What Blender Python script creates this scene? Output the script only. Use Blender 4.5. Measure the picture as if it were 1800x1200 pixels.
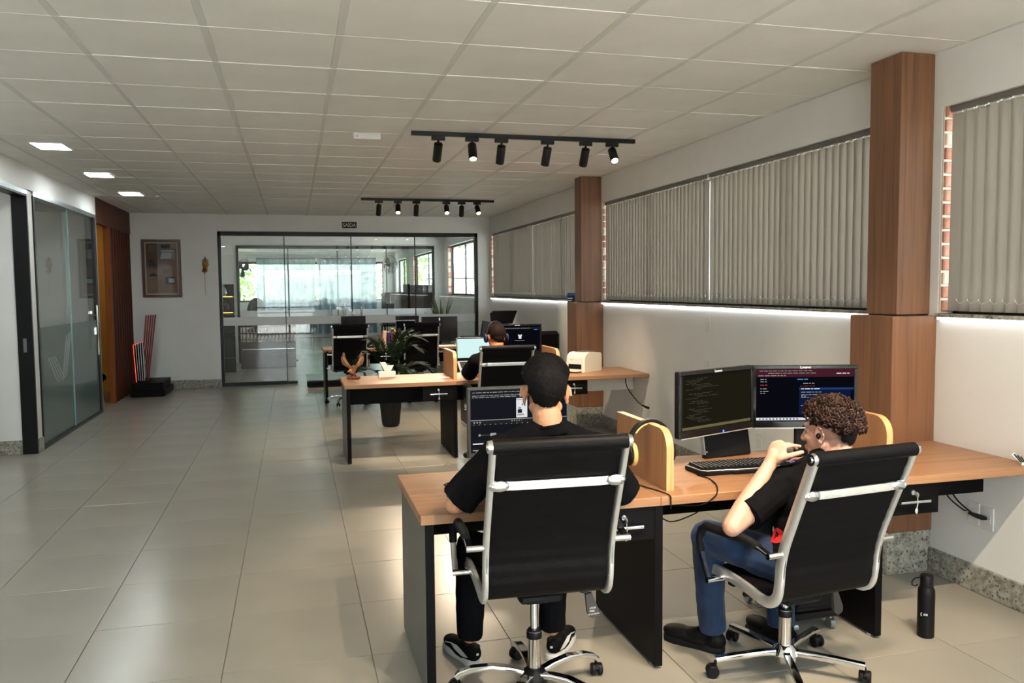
import bpy, math, random
from math import sin, cos, pi, radians, sqrt, atan2
from mathutils import Vector, Matrix, noise as mnoise
random.seed(11)
for o in list(bpy.data.objects): bpy.data.objects.remove(o)
SC = bpy.context.scene
COL = SC.collection

# ------------------------------------------------------------------ camera
cam_d = bpy.data.cameras.new('camera'); cam = bpy.data.objects.new('camera', cam_d); COL.objects.link(cam)
cam_d.sensor_width = 36.0; cam_d.lens = 1441.0 / 1800.0 * 36.0; cam_d.clip_end = 400; cam_d.clip_start = 0.05
_yaw, _pit, _rol = 0.2596, 0.06575, -0.0093
_f = Vector((sin(_yaw) * cos(_pit), cos(_yaw) * cos(_pit), -sin(_pit)))
_r0 = Vector((cos(_yaw), -sin(_yaw), 0)); _u0 = _r0.cross(_f)
_r = _r0 * cos(_rol) + _u0 * sin(_rol); _u = -_r0 * sin(_rol) + _u0 * cos(_rol)
cam.matrix_world = Matrix(((_r.x, _u.x, -_f.x, 0), (_r.y, _u.y, -_f.y, 0), (_r.z, _u.z, -_f.z, 1.634), (0, 0, 0, 1)))
SC.camera = cam

# ------------------------------------------------------------------ exposure, sky, big lights
SC.view_settings.view_transform = 'Standard'; SC.view_settings.look = 'None'
SC.view_settings.exposure = 0.52; SC.view_settings.gamma = 1.0; SC.view_settings.use_curve_mapping = False
SKY = 6.0
SPOT_W = 128.0
LED_E = 44.0
W = bpy.data.worlds.new('overcast_sky'); SC.world = W; W.use_nodes = True
_nt = W.node_tree; _bg = _nt.nodes['Background']
_tc = _nt.nodes.new('ShaderNodeTexCoord'); _sx = _nt.nodes.new('ShaderNodeSeparateXYZ'); _cr = _nt.nodes.new('ShaderNodeValToRGB')
_nt.links.new(_tc.outputs['Generated'], _sx.inputs[0]); _nt.links.new(_sx.outputs['Z'], _cr.inputs[0]); _nt.links.new(_cr.outputs[0], _bg.inputs[0])
_cr.color_ramp.elements[0].color = (0.92, 0.97, 1.0, 1); _cr.color_ramp.elements[1].color = (0.72, 0.86, 1.0, 1)
_bg.inputs[1].default_value = SKY
SC.cycles.use_denoising = True
SC.cycles.max_bounces = 10; SC.cycles.diffuse_bounces = 5; SC.cycles.glossy_bounces = 5; SC.cycles.transparent_max_bounces = 24
SC.cycles.sample_clamp_indirect = 6.0; SC.cycles.caustics_reflective = False; SC.cycles.caustics_refractive = False

_sd = bpy.data.lights.new('sun', 'SUN'); _sd.energy = 52.0; _sd.angle = radians(3); _sd.color = (1.0, 0.96, 0.9)
_so = bpy.data.objects.new('sun', _sd); COL.objects.link(_so); _so.rotation_euler = Vector((0.55, 0.35, -0.9)).to_track_quat('-Z', 'Y').to_euler()
def portal(name, loc, rot, sx, sy):
    d = bpy.data.lights.new(name, 'AREA'); d.shape = 'RECTANGLE'; d.size = sx; d.size_y = sy; d.cycles.is_portal = True
    o = bpy.data.objects.new(name, d); o.location = loc; o.rotation_euler = rot; COL.objects.link(o)
portal('daylight_portal', (0.95, -1.43, 1.3), (radians(90), 0, 0), 4.5, 2.5)            # emits to +Y
portal('daylight_portal', (3.72, 0.0, 2.04), (0, radians(90), 0), 1.1, 2.4)
portal('daylight_portal', (3.72, 17.3, 2.06), (0, radians(90), 0), 1.1, 3.0)            # emits to -X
portal('daylight_portal', (3.72, 22.2, 2.1), (0, radians(90), 0), 1.1, 4.5)
portal('daylight_portal', (0.6, 29.3, 1.9), (radians(-90), 0, 0), 5.0, 1.3)             # emits to -Y

# ------------------------------------------------------------------ colours and materials
def S(r, g, b):
    f = lambda c: (c / 255 / 12.92) if c / 255 <= 0.04045 else ((c / 255 + 0.055) / 1.055) ** 2.4
    return (f(r), f(g), f(b), 1.0)
M = {}
def mat(name, col, rough=0.5, metal=0.0, spec=0.5, emit=None, es=0.0, coat=0.0, sheen=0.0):
    m = bpy.data.materials.new(name); m.use_nodes = True; b = m.node_tree.nodes['Principled BSDF']
    b.inputs['Base Color'].default_value = col; b.inputs['Roughness'].default_value = rough; b.inputs['Metallic'].default_value = metal
    b.inputs['Specular IOR Level'].default_value = spec; b.inputs['Coat Weight'].default_value = coat; b.inputs['Sheen Weight'].default_value = sheen
    if emit: b.inputs['Emission Color'].default_value = emit; b.inputs['Emission Strength'].default_value = es
    M[name] = m; return m
def N(m, t, **kw):
    n = m.node_tree.nodes.new(t)
    for k, v in kw.items():
        if k in n.inputs: n.inputs[k].default_value = v
        else: setattr(n, k, v)
    return n
def L(m, a, b): m.node_tree.links.new(a, b)
def bsdf(m): return m.node_tree.nodes['Principled BSDF']
def ramp(m, fac, stops):
    r = N(m, 'ShaderNodeValToRGB'); e = r.color_ramp.elements
    while len(e) < len(stops): e.new(0.5)
    for k, (p, c) in enumerate(stops): e[k].position = p; e[k].color = c
    L(m, fac, r.inputs[0]); return r.outputs[0]
def coords(m, scale, kind='Object'):
    t = N(m, 'ShaderNodeTexCoord'); mp = N(m, 'ShaderNodeMapping'); mp.inputs['Scale'].default_value = scale
    L(m, t.outputs[kind], mp.inputs[0]); return mp.outputs[0]
def bump(m, h, strength=0.2, dist=0.002):
    b = N(m, 'ShaderNodeBump', Strength=strength, Distance=dist); L(m, h, b.inputs['Height']); L(m, b.outputs[0], bsdf(m).inputs['Normal'])
def wood(name, c1, c2, axis, rough=0.42, sc=1.0):
    m = mat(name, c1, rough)
    s = [22 * sc] * 3; s['xyz'.index(axis)] = 0.9 * sc
    co = coords(m, s)
    n1 = N(m, 'ShaderNodeTexNoise', Scale=1.0, Detail=5.0, Roughness=0.6, Distortion=0.6); L(m, co, n1.inputs['Vector'])
    s2 = [90 * sc] * 3; s2['xyz'.index(axis)] = 2.2 * sc
    n2 = N(m, 'ShaderNodeTexNoise', Scale=1.0, Detail=3.0); L(m, coords(m, s2), n2.inputs['Vector'])
    mx = N(m, 'ShaderNodeMath', operation='MULTIPLY_ADD'); L(m, n2.outputs[0], mx.inputs[0]); mx.inputs[1].default_value = 0.35
    L(m, n1.outputs[0], mx.inputs[2])
    c = ramp(m, mx.outputs[0], [(0.42, c2), (0.62, c1), (0.85, tuple(min(1, v * 1.25) for v in c1[:3]) + (1,))])
    L(m, c, bsdf(m).inputs['Base Color']); bump(m, n2.outputs[0], 0.06, 0.001)
    return m
def noisy(name, col, var=0.1, scale=8, rough=0.5, bstr=0.0, bscale=60, **kw):
    m = mat(name, col, rough, **kw)
    n = N(m, 'ShaderNodeTexNoise', Scale=scale, Detail=4.0); L(m, coords(m, (1, 1, 1)), n.inputs['Vector'])
    lo = tuple(v * (1 - var) for v in col[:3]) + (1,); hi = tuple(min(1, v * (1 + var)) for v in col[:3]) + (1,)
    L(m, ramp(m, n.outputs[0], [(0.3, lo), (0.7, hi)]), bsdf(m).inputs['Base Color'])
    if bstr:
        n2 = N(m, 'ShaderNodeTexNoise', Scale=bscale, Detail=3.0); L(m, coords(m, (1, 1, 1)), n2.inputs['Vector']); bump(m, n2.outputs[0], bstr, 0.002)
    return m
wall_w = noisy('wall_paint', (0.74, 0.735, 0.71, 1), 0.03, 3, 0.6, 0.05, 120)
ceil_m = noisy('ceiling_pvc', (0.80, 0.79, 0.75, 1), 0.035, 2.5, 0.45)
bar_m = mat('ceiling_grid', (0.65, 0.645, 0.615, 1), 0.5)
tile_m = noisy('floor_porcelain', (0.285, 0.265, 0.222, 1), 0.05, 1.7, 0.24, spec=0.5)
grout_m = mat('grout', (0.13, 0.12, 0.10, 1), 0.8)
oak_x = wood('oak_laminate', S(146, 107, 76), S(116, 82, 55), 'x')
oak_z = wood('oak_laminate_upright', S(150, 110, 76), S(126, 90, 59), 'z')
oak_edge = wood('oak_edge_band', S(190, 146, 96), S(168, 124, 76), 'z')
walnut = wood('column_wood', S(114, 77, 51), S(86, 56, 37), 'z', 0.5)
slatwood = wood('slat_wood', S(78, 37, 20), S(52, 23, 12), 'z', 0.5)
slatwood2 = wood('slat_wood_dark', S(58, 26, 14), S(38, 16, 8), 'z', 0.5)
jambwood = wood('jamb_wood', S(120, 66, 28), S(96, 50, 20), 'z', 0.5)
for _m in (slatwood, slatwood2, jambwood): bsdf(_m).inputs['Specular IOR Level'].default_value = 0.12
black_l = noisy('black_laminate', (0.003, 0.0026, 0.0028, 1), 0.2, 5, 0.5, spec=0.10)
grey_l = noisy('leg_outer_laminate', (0.085, 0.085, 0.075, 1), 0.1, 5, 0.45)
black_p = mat('black_plastic', (0.005, 0.005, 0.0055, 1), 0.45, spec=0.18)
black_g = mat('black_gloss', (0.005, 0.005, 0.006, 1), 0.12, spec=0.3)
black_m = mat('black_metal', (0.006, 0.006, 0.0065, 1), 0.4, 0.0, 0.3)
rubber = mat('rubber', (0.007, 0.007, 0.0075, 1), 0.7, spec=0.2)
chrome = mat('chrome', (0.82, 0.82, 0.82, 1), 0.09, 1.0)
brushed = noisy('brushed_aluminium', (0.74, 0.73, 0.70, 1), 0.05, 40, 0.36, metal=0.75)
steel = mat('grey_steel', (0.32, 0.36, 0.37, 1), 0.28, 0.85)
leather = noisy('black_leather', (0.0028, 0.0025, 0.0028, 1), 0.2, 20, 0.5, 0.25, 220, spec=0.12)
white_p = mat('white_plastic', (0.68, 0.67, 0.64, 1), 0.4)
cream_p = mat('cream_plastic', (0.72, 0.68, 0.56, 1), 0.4)
silver = mat('silver_plastic', (0.55, 0.55, 0.56, 1), 0.3, 0.6)
paper_m = mat('paper', (0.75, 0.73, 0.70, 1), 0.8)
grey_mark = mat('mark_white', (0.75, 0.75, 0.75, 1), 0.5)
red_m = mat('red_plastic', S(190, 26, 30), 0.45)
teal_m = mat('frosted_edge', (0.25, 0.40, 0.38, 1), 0.2)
brass = mat('brass', S(150, 104, 40), 0.3, 0.9)
shirt_b = noisy('black_cotton', (0.004, 0.004, 0.005, 1), 0.2, 30, 0.95, 0.2, 300, spec=0.06)
pants_b = noisy('black_trouser', (0.004, 0.004, 0.005, 1), 0.2, 30, 0.95, 0.2, 300, spec=0.06)
denim = noisy('blue_denim', S(3, 36, 70), 0.5, 9, 0.85, 0.3, 260, sheen=0.1)
skin_l = noisy('skin_light', S(188, 144, 124), 0.06, 14, 0.5, 0.05, 200)
skin_m = noisy('skin_tan', S(192, 140, 108), 0.06, 14, 0.5, 0.05, 200)
skin_d = noisy('skin_brown', S(186, 112, 70), 0.06, 14, 0.5, 0.05, 200)
for _m in (skin_l, skin_m, skin_d):
    bsdf(_m).inputs['Subsurface Weight'].default_value = 0.0; bsdf(_m).inputs['Subsurface Radius'].default_value = (0.01, 0.004, 0.002); bsdf(_m).inputs['Subsurface Scale'].default_value = 0.5
hair_k = noisy('hair_black', (0.0045, 0.004, 0.004, 1), 0.3, 30, 0.65, spec=0.1)
hair_b = noisy('hair_brown', S(42, 24, 17), 0.55, 22, 0.5, spec=0.25)
hair_b2 = noisy('hair_dark_brown', (0.008, 0.005, 0.004, 1), 0.3, 30, 0.6, spec=0.2)
hair_r = noisy('hair_cropped_brown', S(22, 11, 9), 0.35, 40, 0.75, spec=0.1)
leaf_m = noisy('palm_leaf', (0.007, 0.018, 0.005, 1), 0.5, 6, 0.7, spec=0.12)
leaf_l = noisy('sword_leaf', (0.07, 0.11, 0.05, 1), 0.5, 12, 0.4)
leaf_y = mat('sword_leaf_edge', (0.30, 0.30, 0.12, 1), 0.5)
tree_m = noisy('tree_leaf', (0.22, 0.40, 0.10, 1), 0.5, 3, 0.7)
bark_m = noisy('bark', (0.10, 0.07, 0.05, 1), 0.3, 10, 0.9)
roof_w = mat('white_metal_roof', (0.80, 0.80, 0.80, 1), 0.4)
amber = mat('amber_wall', S(222, 164, 76), 0.7)
curtain_m = bpy.data.materials.new('sheer_curtain'); curtain_m.use_nodes = True; M['sheer_curtain'] = curtain_m
_n = curtain_m.node_tree; _n.nodes.remove(_n.nodes['Principled BSDF'])
_d = _n.nodes.new('ShaderNodeBsdfDiffuse'); _d.inputs[0].default_value = (0.23, 0.29, 0.33, 1)
_t = _n.nodes.new('ShaderNodeBsdfTranslucent'); _t.inputs[0].default_value = (0.23, 0.29, 0.33, 1)
_p = _n.nodes.new('ShaderNodeBsdfTransparent'); _p.inputs[0].default_value = (0.82, 0.88, 0.93, 1)
_x = _n.nodes.new('ShaderNodeMixShader'); _x.inputs[0].default_value = 0.5; _y = _n.nodes.new('ShaderNodeMixShader'); _y.inputs[0].default_value = 0.07
for a, b in ((_d.outputs[0], _x.inputs[1]), (_t.outputs[0], _x.inputs[2]), (_x.outputs[0], _y.inputs[1]), (_p.outputs[0], _y.inputs[2]), (_y.outputs[0], _n.nodes['Material Output'].inputs[0])): _n.links.new(a, b)
def glass(name, tint, ior=1.5, rough=0.0, film=None, fa=0.0):
    m = bpy.data.materials.new(name); m.use_nodes = True; n = m.node_tree; n.nodes.remove(n.nodes['Principled BSDF'])
    t = n.nodes.new('ShaderNodeBsdfTransparent'); t.inputs[0].default_value = tint
    g = n.nodes.new('ShaderNodeBsdfGlossy'); g.inputs['Roughness'].default_value = rough; g.inputs[0].default_value = (1, 1, 1, 1)
    fr = n.nodes.new('ShaderNodeFresnel'); ge = n.nodes.new('ShaderNodeNewGeometry'); mr = n.nodes.new('ShaderNodeMapRange')   # thin pane: same reflectance on both faces
    mr.inputs['To Min'].default_value = ior; mr.inputs['To Max'].default_value = 1 / ior; n.links.new(ge.outputs['Backfacing'], mr.inputs['Value']); n.links.new(mr.outputs[0], fr.inputs[0])
    mx = n.nodes.new('ShaderNodeMixShader'); n.links.new(fr.outputs[0], mx.inputs[0]); n.links.new(g.outputs[0], mx.inputs[2])
    base = t.outputs[0]
    if film:
        d = n.nodes.new('ShaderNodeBsdfDiffuse'); d.inputs[0].default_value = film
        tr = n.nodes.new('ShaderNodeBsdfTranslucent'); tr.inputs[0].default_value = film
        a = n.nodes.new('ShaderNodeMixShader'); a.inputs[0].default_value = 0.4; n.links.new(d.outputs[0], a.inputs[1]); n.links.new(tr.outputs[0], a.inputs[2])
        b = n.nodes.new('ShaderNodeMixShader'); b.inputs[0].default_value = fa; n.links.new(t.outputs[0], b.inputs[1]); n.links.new(a.outputs[0], b.inputs[2]); base = b.outputs[0]
    n.links.new(base, mx.inputs[1]); n.links.new(mx.outputs[0], n.nodes['Material Output'].inputs[0])
    M[name] = m; return m
clear_g = glass('clear_glass', (0.965, 0.985, 0.978, 1), 1.5)
frost_g = glass('frosted_film', (0.8, 0.9, 0.88, 1), 1.45, 0.08, (0.20, 0.27, 0.25, 1), 0.9)
window_g = glass('window_glass', (0.96, 0.98, 0.975, 1), 1.35)
picture_g = glass('picture_glass', (0.97, 0.97, 0.97, 1), 1.14)
etched = mat('etched_mark', (0.30, 0.34, 0.32, 1), 0.6)
band_g = glass('frosted_band', (0.9, 0.9, 0.9, 1), 1.3, 0.25, (0.88, 0.87, 0.86, 1), 0.97)
blind_m = bpy.data.materials.new('blind_fabric'); blind_m.use_nodes = True; M['blind_fabric'] = blind_m
_n = blind_m.node_tree; _pb = _n.nodes['Principled BSDF']; _pb.inputs['Base Color'].default_value = (0.27, 0.235, 0.195, 1); _pb.inputs['Roughness'].default_value = 0.9
_t = _n.nodes.new('ShaderNodeBsdfTranslucent'); _t.inputs[0].default_value = (0.17, 0.15, 0.12, 1)
_x = _n.nodes.new('ShaderNodeMixShader'); _x.inputs[0].default_value = 0.22
_n.links.new(_pb.outputs[0], _x.inputs[1]); _n.links.new(_t.outputs[0], _x.inputs[2]); _n.links.new(_x.outputs[0], _n.nodes['Material Output'].inputs[0])
granite = mat('granite', (0.30, 0.29, 0.25, 1), 0.35)
_c = coords(granite, (1, 1, 1))
_v = N(granite, 'ShaderNodeTexVoronoi', Scale=42.0, Randomness=1.0); _nz = N(granite, 'ShaderNodeTexNoise', Scale=26.0, Detail=6.0, Roughness=0.75)
L(granite, _c, _v.inputs['Vector']); L(granite, _c, _nz.inputs['Vector'])
_a = ramp(granite, _nz.outputs[0], [(0.30, (0.03, 0.028, 0.024, 1)), (0.42, (0.20, 0.19, 0.155, 1)), (0.60, (0.40, 0.385, 0.33, 1))])
_b = ramp(granite, _v.outputs['Distance'], [(0.20, (0.04, 0.04, 0.04, 1)), (0.30, (1, 1, 1, 1))])
_mx = N(granite, 'ShaderNodeMix', data_type='RGBA', blend_type='MULTIPLY'); _mx.inputs[0].default_value = 0.8
L(granite, _a, _mx.inputs[6]); L(granite, _b, _mx.inputs[7]); L(granite, _mx.outputs[2], bsdf(granite).inputs['Base Color'])
brick_m = [noisy('brick_%s' % k, c, 0.15, 14, 0.9, 0.3, 60) for k, c in (('red', S(178, 132, 112)), ('pale', S(206, 182, 162)), ('dark', S(164, 112, 92)))]
mortar = noisy('mortar', S(212, 204, 190), 0.1, 20, 0.95)
def emis(name, col, s):
    m = bpy.data.materials.new(name); m.use_nodes = True; n = m.node_tree; n.nodes.remove(n.nodes['Principled BSDF'])
    e = n.nodes.new('ShaderNodeEmission'); e.inputs[0].default_value = col; e.inputs[1].default_value = s; n.links.new(e.outputs[0], n.nodes['Material Output'].inputs[0])
    M[name] = m; return m
led_panel = emis('led_panel', (0.93, 1.0, 0.99, 1), LED_E)
led_strip = emis('led_strip', (0.93, 0.97, 1.0, 1), 5.5)
warm_lens = emis('warm_lens', (1.0, 0.86, 0.68, 1), 14.0)
amber_led = emis('amber_led', (1.0, 0.5, 0.08, 1), 2.2)
red_led = emis('red_led', (1.0, 0.05, 0.03, 1), 1.4)
blue_led = emis('blue_led', (0.05, 0.15, 1.0, 1), 3.0)
orange_led = emis('orange_led', (1.0, 0.16, 0.02, 1), 2.0)
scr = {k: emis('screen_' + k, c, s * (0.85 if k in ('white', 'pale', 'line', 'cyan', 'red') else 0.5)) for k, c, s in (
    ('dark', (0.012, 0.012, 0.010, 1), 1), ('olive', (0.018, 0.016, 0.008, 1), 1), ('taskbar_olive', (0.20, 0.17, 0.08, 1), 1), ('code', (0.09, 0.085, 0.065, 1), 1),
    ('black', (0.004, 0.004, 0.008, 1), 1), ('maroon', (0.085, 0.016, 0.028, 1), 1), ('navy', (0.006, 0.014, 0.06, 1), 1), ('blue', (0.02, 0.06, 0.20, 1), 1),
    ('white', (0.62, 0.64, 0.66, 1), 1), ('pale', (0.52, 0.72, 0.70, 1), 1.05), ('grey', (0.022, 0.024, 0.028, 1), 1), ('panel', (0.012, 0.013, 0.019, 1), 1),
    ('line', (0.30, 0.30, 0.28, 1), 1), ('gold', (0.20, 0.16, 0.08, 1), 1), ('red', (0.5, 0.04, 0.04, 1), 1), ('cyan', (0.05, 0.25, 0.6, 1), 1))}

# ------------------------------------------------------------------ mesh builder
class MB:
    def __init__(s, xf=None): s.v = []; s.f = []; s.mi = []; s.xf = xf or Matrix(); s.cur = 0
    def add(s, vs, fs):
        k = len(s.v); s.v += [tuple(s.xf @ Vector(p)) for p in vs]; s.f += [tuple(i + k for i in f) for f in fs]; s.mi += [s.cur] * len(fs); return s
    def box(s, x0, x1, y0, y1, z0, z1, b=0.0):
        x0, x1 = sorted((x0, x1)); y0, y1 = sorted((y0, y1)); z0, z1 = sorted((z0, z1))
        if b <= 0:
            v = [(x, y, z) for x in (x0, x1) for y in (y0, y1) for z in (z0, z1)]
            return s.add(v, [(0, 1, 3, 2), (4, 6, 7, 5), (0, 4, 5, 1), (2, 3, 7, 6), (0, 2, 6, 4), (1, 5, 7, 3)])
        b = min(b, (x1 - x0) * .45, (y1 - y0) * .45, (z1 - z0) * .45)
        v = []; X = (x0, x1); Y = (y0, y1); Z = (z0, z1); g = lambda a, i: a[i] + (b if i == 0 else -b)
        for i in (0, 1):
            for j in (0, 1):
                for k in (0, 1):
                    v += [(X[i], g(Y, j), g(Z, k)), (g(X, i), Y[j], g(Z, k)), (g(X, i), g(Y, j), Z[k])]
        I = lambda i, j, k, a: (i * 4 + j * 2 + k) * 3 + a
        f = [(I(0, 0, 0, 0), I(0, 0, 1, 0), I(0, 1, 1, 0), I(0, 1, 0, 0)), (I(1, 0, 0, 0), I(1, 1, 0, 0), I(1, 1, 1, 0), I(1, 0, 1, 0)),
             (I(0, 0, 0, 1), I(1, 0, 0, 1), I(1, 0, 1, 1), I(0, 0, 1, 1)), (I(0, 1, 0, 1), I(0, 1, 1, 1), I(1, 1, 1, 1), I(1, 1, 0, 1)),
             (I(0, 0, 0, 2), I(0, 1, 0, 2), I(1, 1, 0, 2), I(1, 0, 0, 2)), (I(0, 0, 1, 2), I(1, 0, 1, 2), I(1, 1, 1, 2), I(0, 1, 1, 2))]
        for j in (0, 1):
            for k in (0, 1):
                f.append((I(0, j, k, 1), I(1, j, k, 1), I(1, j, k, 2), I(0, j, k, 2)) if j == k else (I(0, j, k, 2), I(1, j, k, 2), I(1, j, k, 1), I(0, j, k, 1)))
        for i in (0, 1):
            for k in (0, 1):
                f.append((I(i, 0, k, 2), I(i, 1, k, 2), I(i, 1, k, 0), I(i, 0, k, 0)) if i == k else (I(i, 0, k, 0), I(i, 1, k, 0), I(i, 1, k, 2), I(i, 0, k, 2)))
        for i in (0, 1):
            for j in (0, 1):
                f.append((I(i, j, 0, 0), I(i, j, 1, 0), I(i, j, 1, 1), I(i, j, 0, 1)) if i == j else (I(i, j, 0, 1), I(i, j, 1, 1), I(i, j, 1, 0), I(i, j, 0, 0)))
        for i in (0, 1):
            for j in (0, 1):
                for k in (0, 1):
                    t = (I(i, j, k, 0), I(i, j, k, 1), I(i, j, k, 2)); f.append(t if (i + j + k) % 2 else t[::-1])
        return s.add(v, f)
    def rings(s, rings, caps=True, closed=False):
        n = len(rings[0]); v = [p for r in rings for p in r]; f = []
        m = len(rings)
        for a in range(m if closed else m - 1):
            b = (a + 1) % m
            for i in range(n):
                j = (i + 1) % n; f.append((a * n + i, a * n + j, b * n + j, b * n + i))
        if caps and not closed: f += [tuple(range(n))[::-1], tuple((m - 1) * n + i for i in range(n))]
        return s.add(v, f)
    def tube(s, pts, r, n=8, caps=True, closed=False, sq=None):
        """tube along points; r number or list; sq=(w,h) gives a flat bar section"""
        P = [Vector(p) for p in pts]; m = len(P); rs = r if isinstance(r, (list, tuple)) else [r] * m
        rg = []; up = None
        for i in range(m):
            a = P[(i - 1) % m] if (closed or i > 0) else P[i]; b = P[(i + 1) % m] if (closed or i < m - 1) else P[i]
            t = (b - a).normalized()
            if up is None: up = Vector((0, 0, 1)) if abs(t.z) < 0.9 else Vector((1, 0, 0))
            x = t.cross(up)
            if x.length < 1e-4: x = t.cross(Vector((1, 0, 0)))
            x.normalize(); y = x.cross(t).normalized(); up = y
            if sq: w, h = sq; rg.append([tuple(P[i] + x * (cx * w / 2) + y * (cy * h / 2)) for cx, cy in ((-1, -.6), (-.85, -1), (.85, -1), (1, -.6), (1, .6), (.85, 1), (-.85, 1), (-1, .6))])
            else: rg.append([tuple(P[i] + (x * cos(2 * pi * k / n) + y * sin(2 * pi * k / n)) * rs[i]) for k in range(n)])
        return s.rings(rg, caps, closed)
    def cyl(s, p0, p1, r0, r1=None, n=16): return s.tube([p0, p1], [r0, r0 if r1 is None else r1], n)
    def lathe(s, prof, c=(0, 0, 0), n=20, caps=True):
        rg = [[(c[0] + r * cos(2 * pi * k / n), c[1] + r * sin(2 * pi * k / n), c[2] + z) for k in range(n)] for r, z in prof]
        return s.rings(rg, caps)
    def prism(s, poly, h0, h1, plane='xy'):
        mp = {'xy': lambda a, b, h: (a, b, h), 'xz': lambda a, b, h: (a, h, b), 'yz': lambda a, b, h: (h, a, b)}[plane]
        return s.rings([[mp(a, b, h0) for a, b in poly], [mp(a, b, h1) for a, b in poly]])
    def ell(s, c, r, rot=None, n=14, m=9):
        R = rot or Matrix(); rg = []
        for j in range(m + 1):
            th = pi * (j + 0.0) / m; rr = max(sin(th), 0.03)
            rg.append([tuple(Vector(c) + (R @ Vector((r[0] * rr * cos(2 * pi * k / n), r[1] * rr * sin(2 * pi * k / n), -r[2] * cos(th))))) for k in range(n)])
        return s.rings(rg)
    def cap(s, p0, r0, p1, r1, n=14, flat0=False, flat1=False):
        p0 = Vector(p0); p1 = Vector(p1); d = (p1 - p0); t = d.normalized()
        pts = []; rs = []
        if not flat0:
            for a in (80, 55, 25): pts.append(p0 - t * r0 * sin(radians(a))); rs.append(r0 * cos(radians(a)))
        for k in range(5): pts.append(p0 + d * k / 4); rs.append(r0 + (r1 - r0) * k / 4)
        if not flat1:
            for a in (25, 55, 80): pts.append(p1 + t * r1 * sin(radians(a))); rs.append(r1 * cos(radians(a)))
        return s.tube(pts, rs, n)
    def quad(s, a, b, c, d): return s.add([a, b, c, d], [(0, 1, 2, 3)])
    def sheet(s, rows):
        n = len(rows[0]); m = len(rows)
        return s.add([p for r in rows for p in r], [(a * n + i, a * n + i + 1, (a + 1) * n + i + 1, (a + 1) * n + i) for a in range(m - 1) for i in range(n - 1)])
    def mesh(s, name, mats, smooth=None):
        me = bpy.data.meshes.new(name); me.from_pydata(s.v, [], s.f)
        for m in (mats if isinstance(mats, (list, tuple)) else [mats]): me.materials.append(m)
        if any(s.mi): me.polygons.foreach_set('material_index', s.mi)
        me.update()
        if smooth is not None:
            me.polygons.foreach_set('use_smooth', [True] * len(me.polygons)); me.set_sharp_from_angle(angle=radians(smooth))
        return me
    def build(s, name, mats, parent=None, smooth=35):
        o = bpy.data.objects.new(name, s.mesh(name, mats, smooth)); o.parent = parent; COL.objects.link(o); return o
def link(name, me, parent=None, loc=(0, 0, 0), rot=(0, 0, 0)):
    o = bpy.data.objects.new(name, me); o.parent = parent; o.location = loc; o.rotation_euler = rot; COL.objects.link(o); return o
def tag(o, label, cat, group=None, kind=None):
    o['label'] = label; o['category'] = cat
    if group: o['group'] = group
    if kind: o['kind'] = kind
    return o
def E(name, label, cat, loc=(0, 0, 0), rz=0.0, group=None, kind=None):
    o = bpy.data.objects.new(name, None); o.empty_display_size = 0.1; o.location = loc; o.rotation_euler = (0, 0, rz); COL.objects.link(o)
    return tag(o, label, cat, group, kind)
def B(name, m, parent, x0, x1, y0, y1, z0, z1, b=0.0): return MB().box(x0, x1, y0, y1, z0, z1, b).build(name, m, parent)
def kids(o): return [c for c in bpy.data.objects if c.parent == o]
def copy_tree(o, parent=None):
    c = o.copy(); COL.objects.link(c); c.parent = parent
    for ch in kids(o): copy_tree(ch, c)
    return c
def text(name, body, size, m, parent, loc, rot, extrude=0.0006, align='CENTER', sx=1.0):
    cu = bpy.data.curves.new(name, 'FONT'); cu.body = body; cu.size = size; cu.extrude = extrude; cu.align_x = align; cu.align_y = 'CENTER'
    t = bpy.data.objects.new('tmp_text', cu); COL.objects.link(t); bpy.context.view_layer.update()
    me = bpy.data.meshes.new_from_object(t.evaluated_get(bpy.context.evaluated_depsgraph_get())); bpy.data.objects.remove(t)
    me.materials.clear(); me.materials.append(m)
    o = link(name, me, parent, loc, rot); o.scale = (sx, 1, 1); return o
def remesh(mb, voxel, smooth=6, fac=0.5, decimate=None):
    o = bpy.data.objects.new('tmp_remesh', mb.mesh('tmp', [])); COL.objects.link(o)
    r = o.modifiers.new('r', 'REMESH'); r.mode = 'VOXEL'; r.voxel_size = voxel
    if smooth: q = o.modifiers.new('s', 'SMOOTH'); q.iterations = smooth; q.factor = fac
    if decimate: q = o.modifiers.new('d', 'DECIMATE'); q.ratio = decimate
    bpy.context.view_layer.update()
    me = bpy.data.meshes.new_from_object(o.evaluated_get(bpy.context.evaluated_depsgraph_get())); bpy.data.objects.remove(o)
    me.materials.clear(); me.polygons.foreach_set('use_smooth', [True] * len(me.polygons)); return me
# ================================================================== THE SETTING
XR, XL, YB, HC, YF = 3.47, -2.55, 14.6, 2.90, -1.5
def struct(name, label, cat, m, mb): return tag(mb.build(name, m), label, cat, kind='structure')
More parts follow.
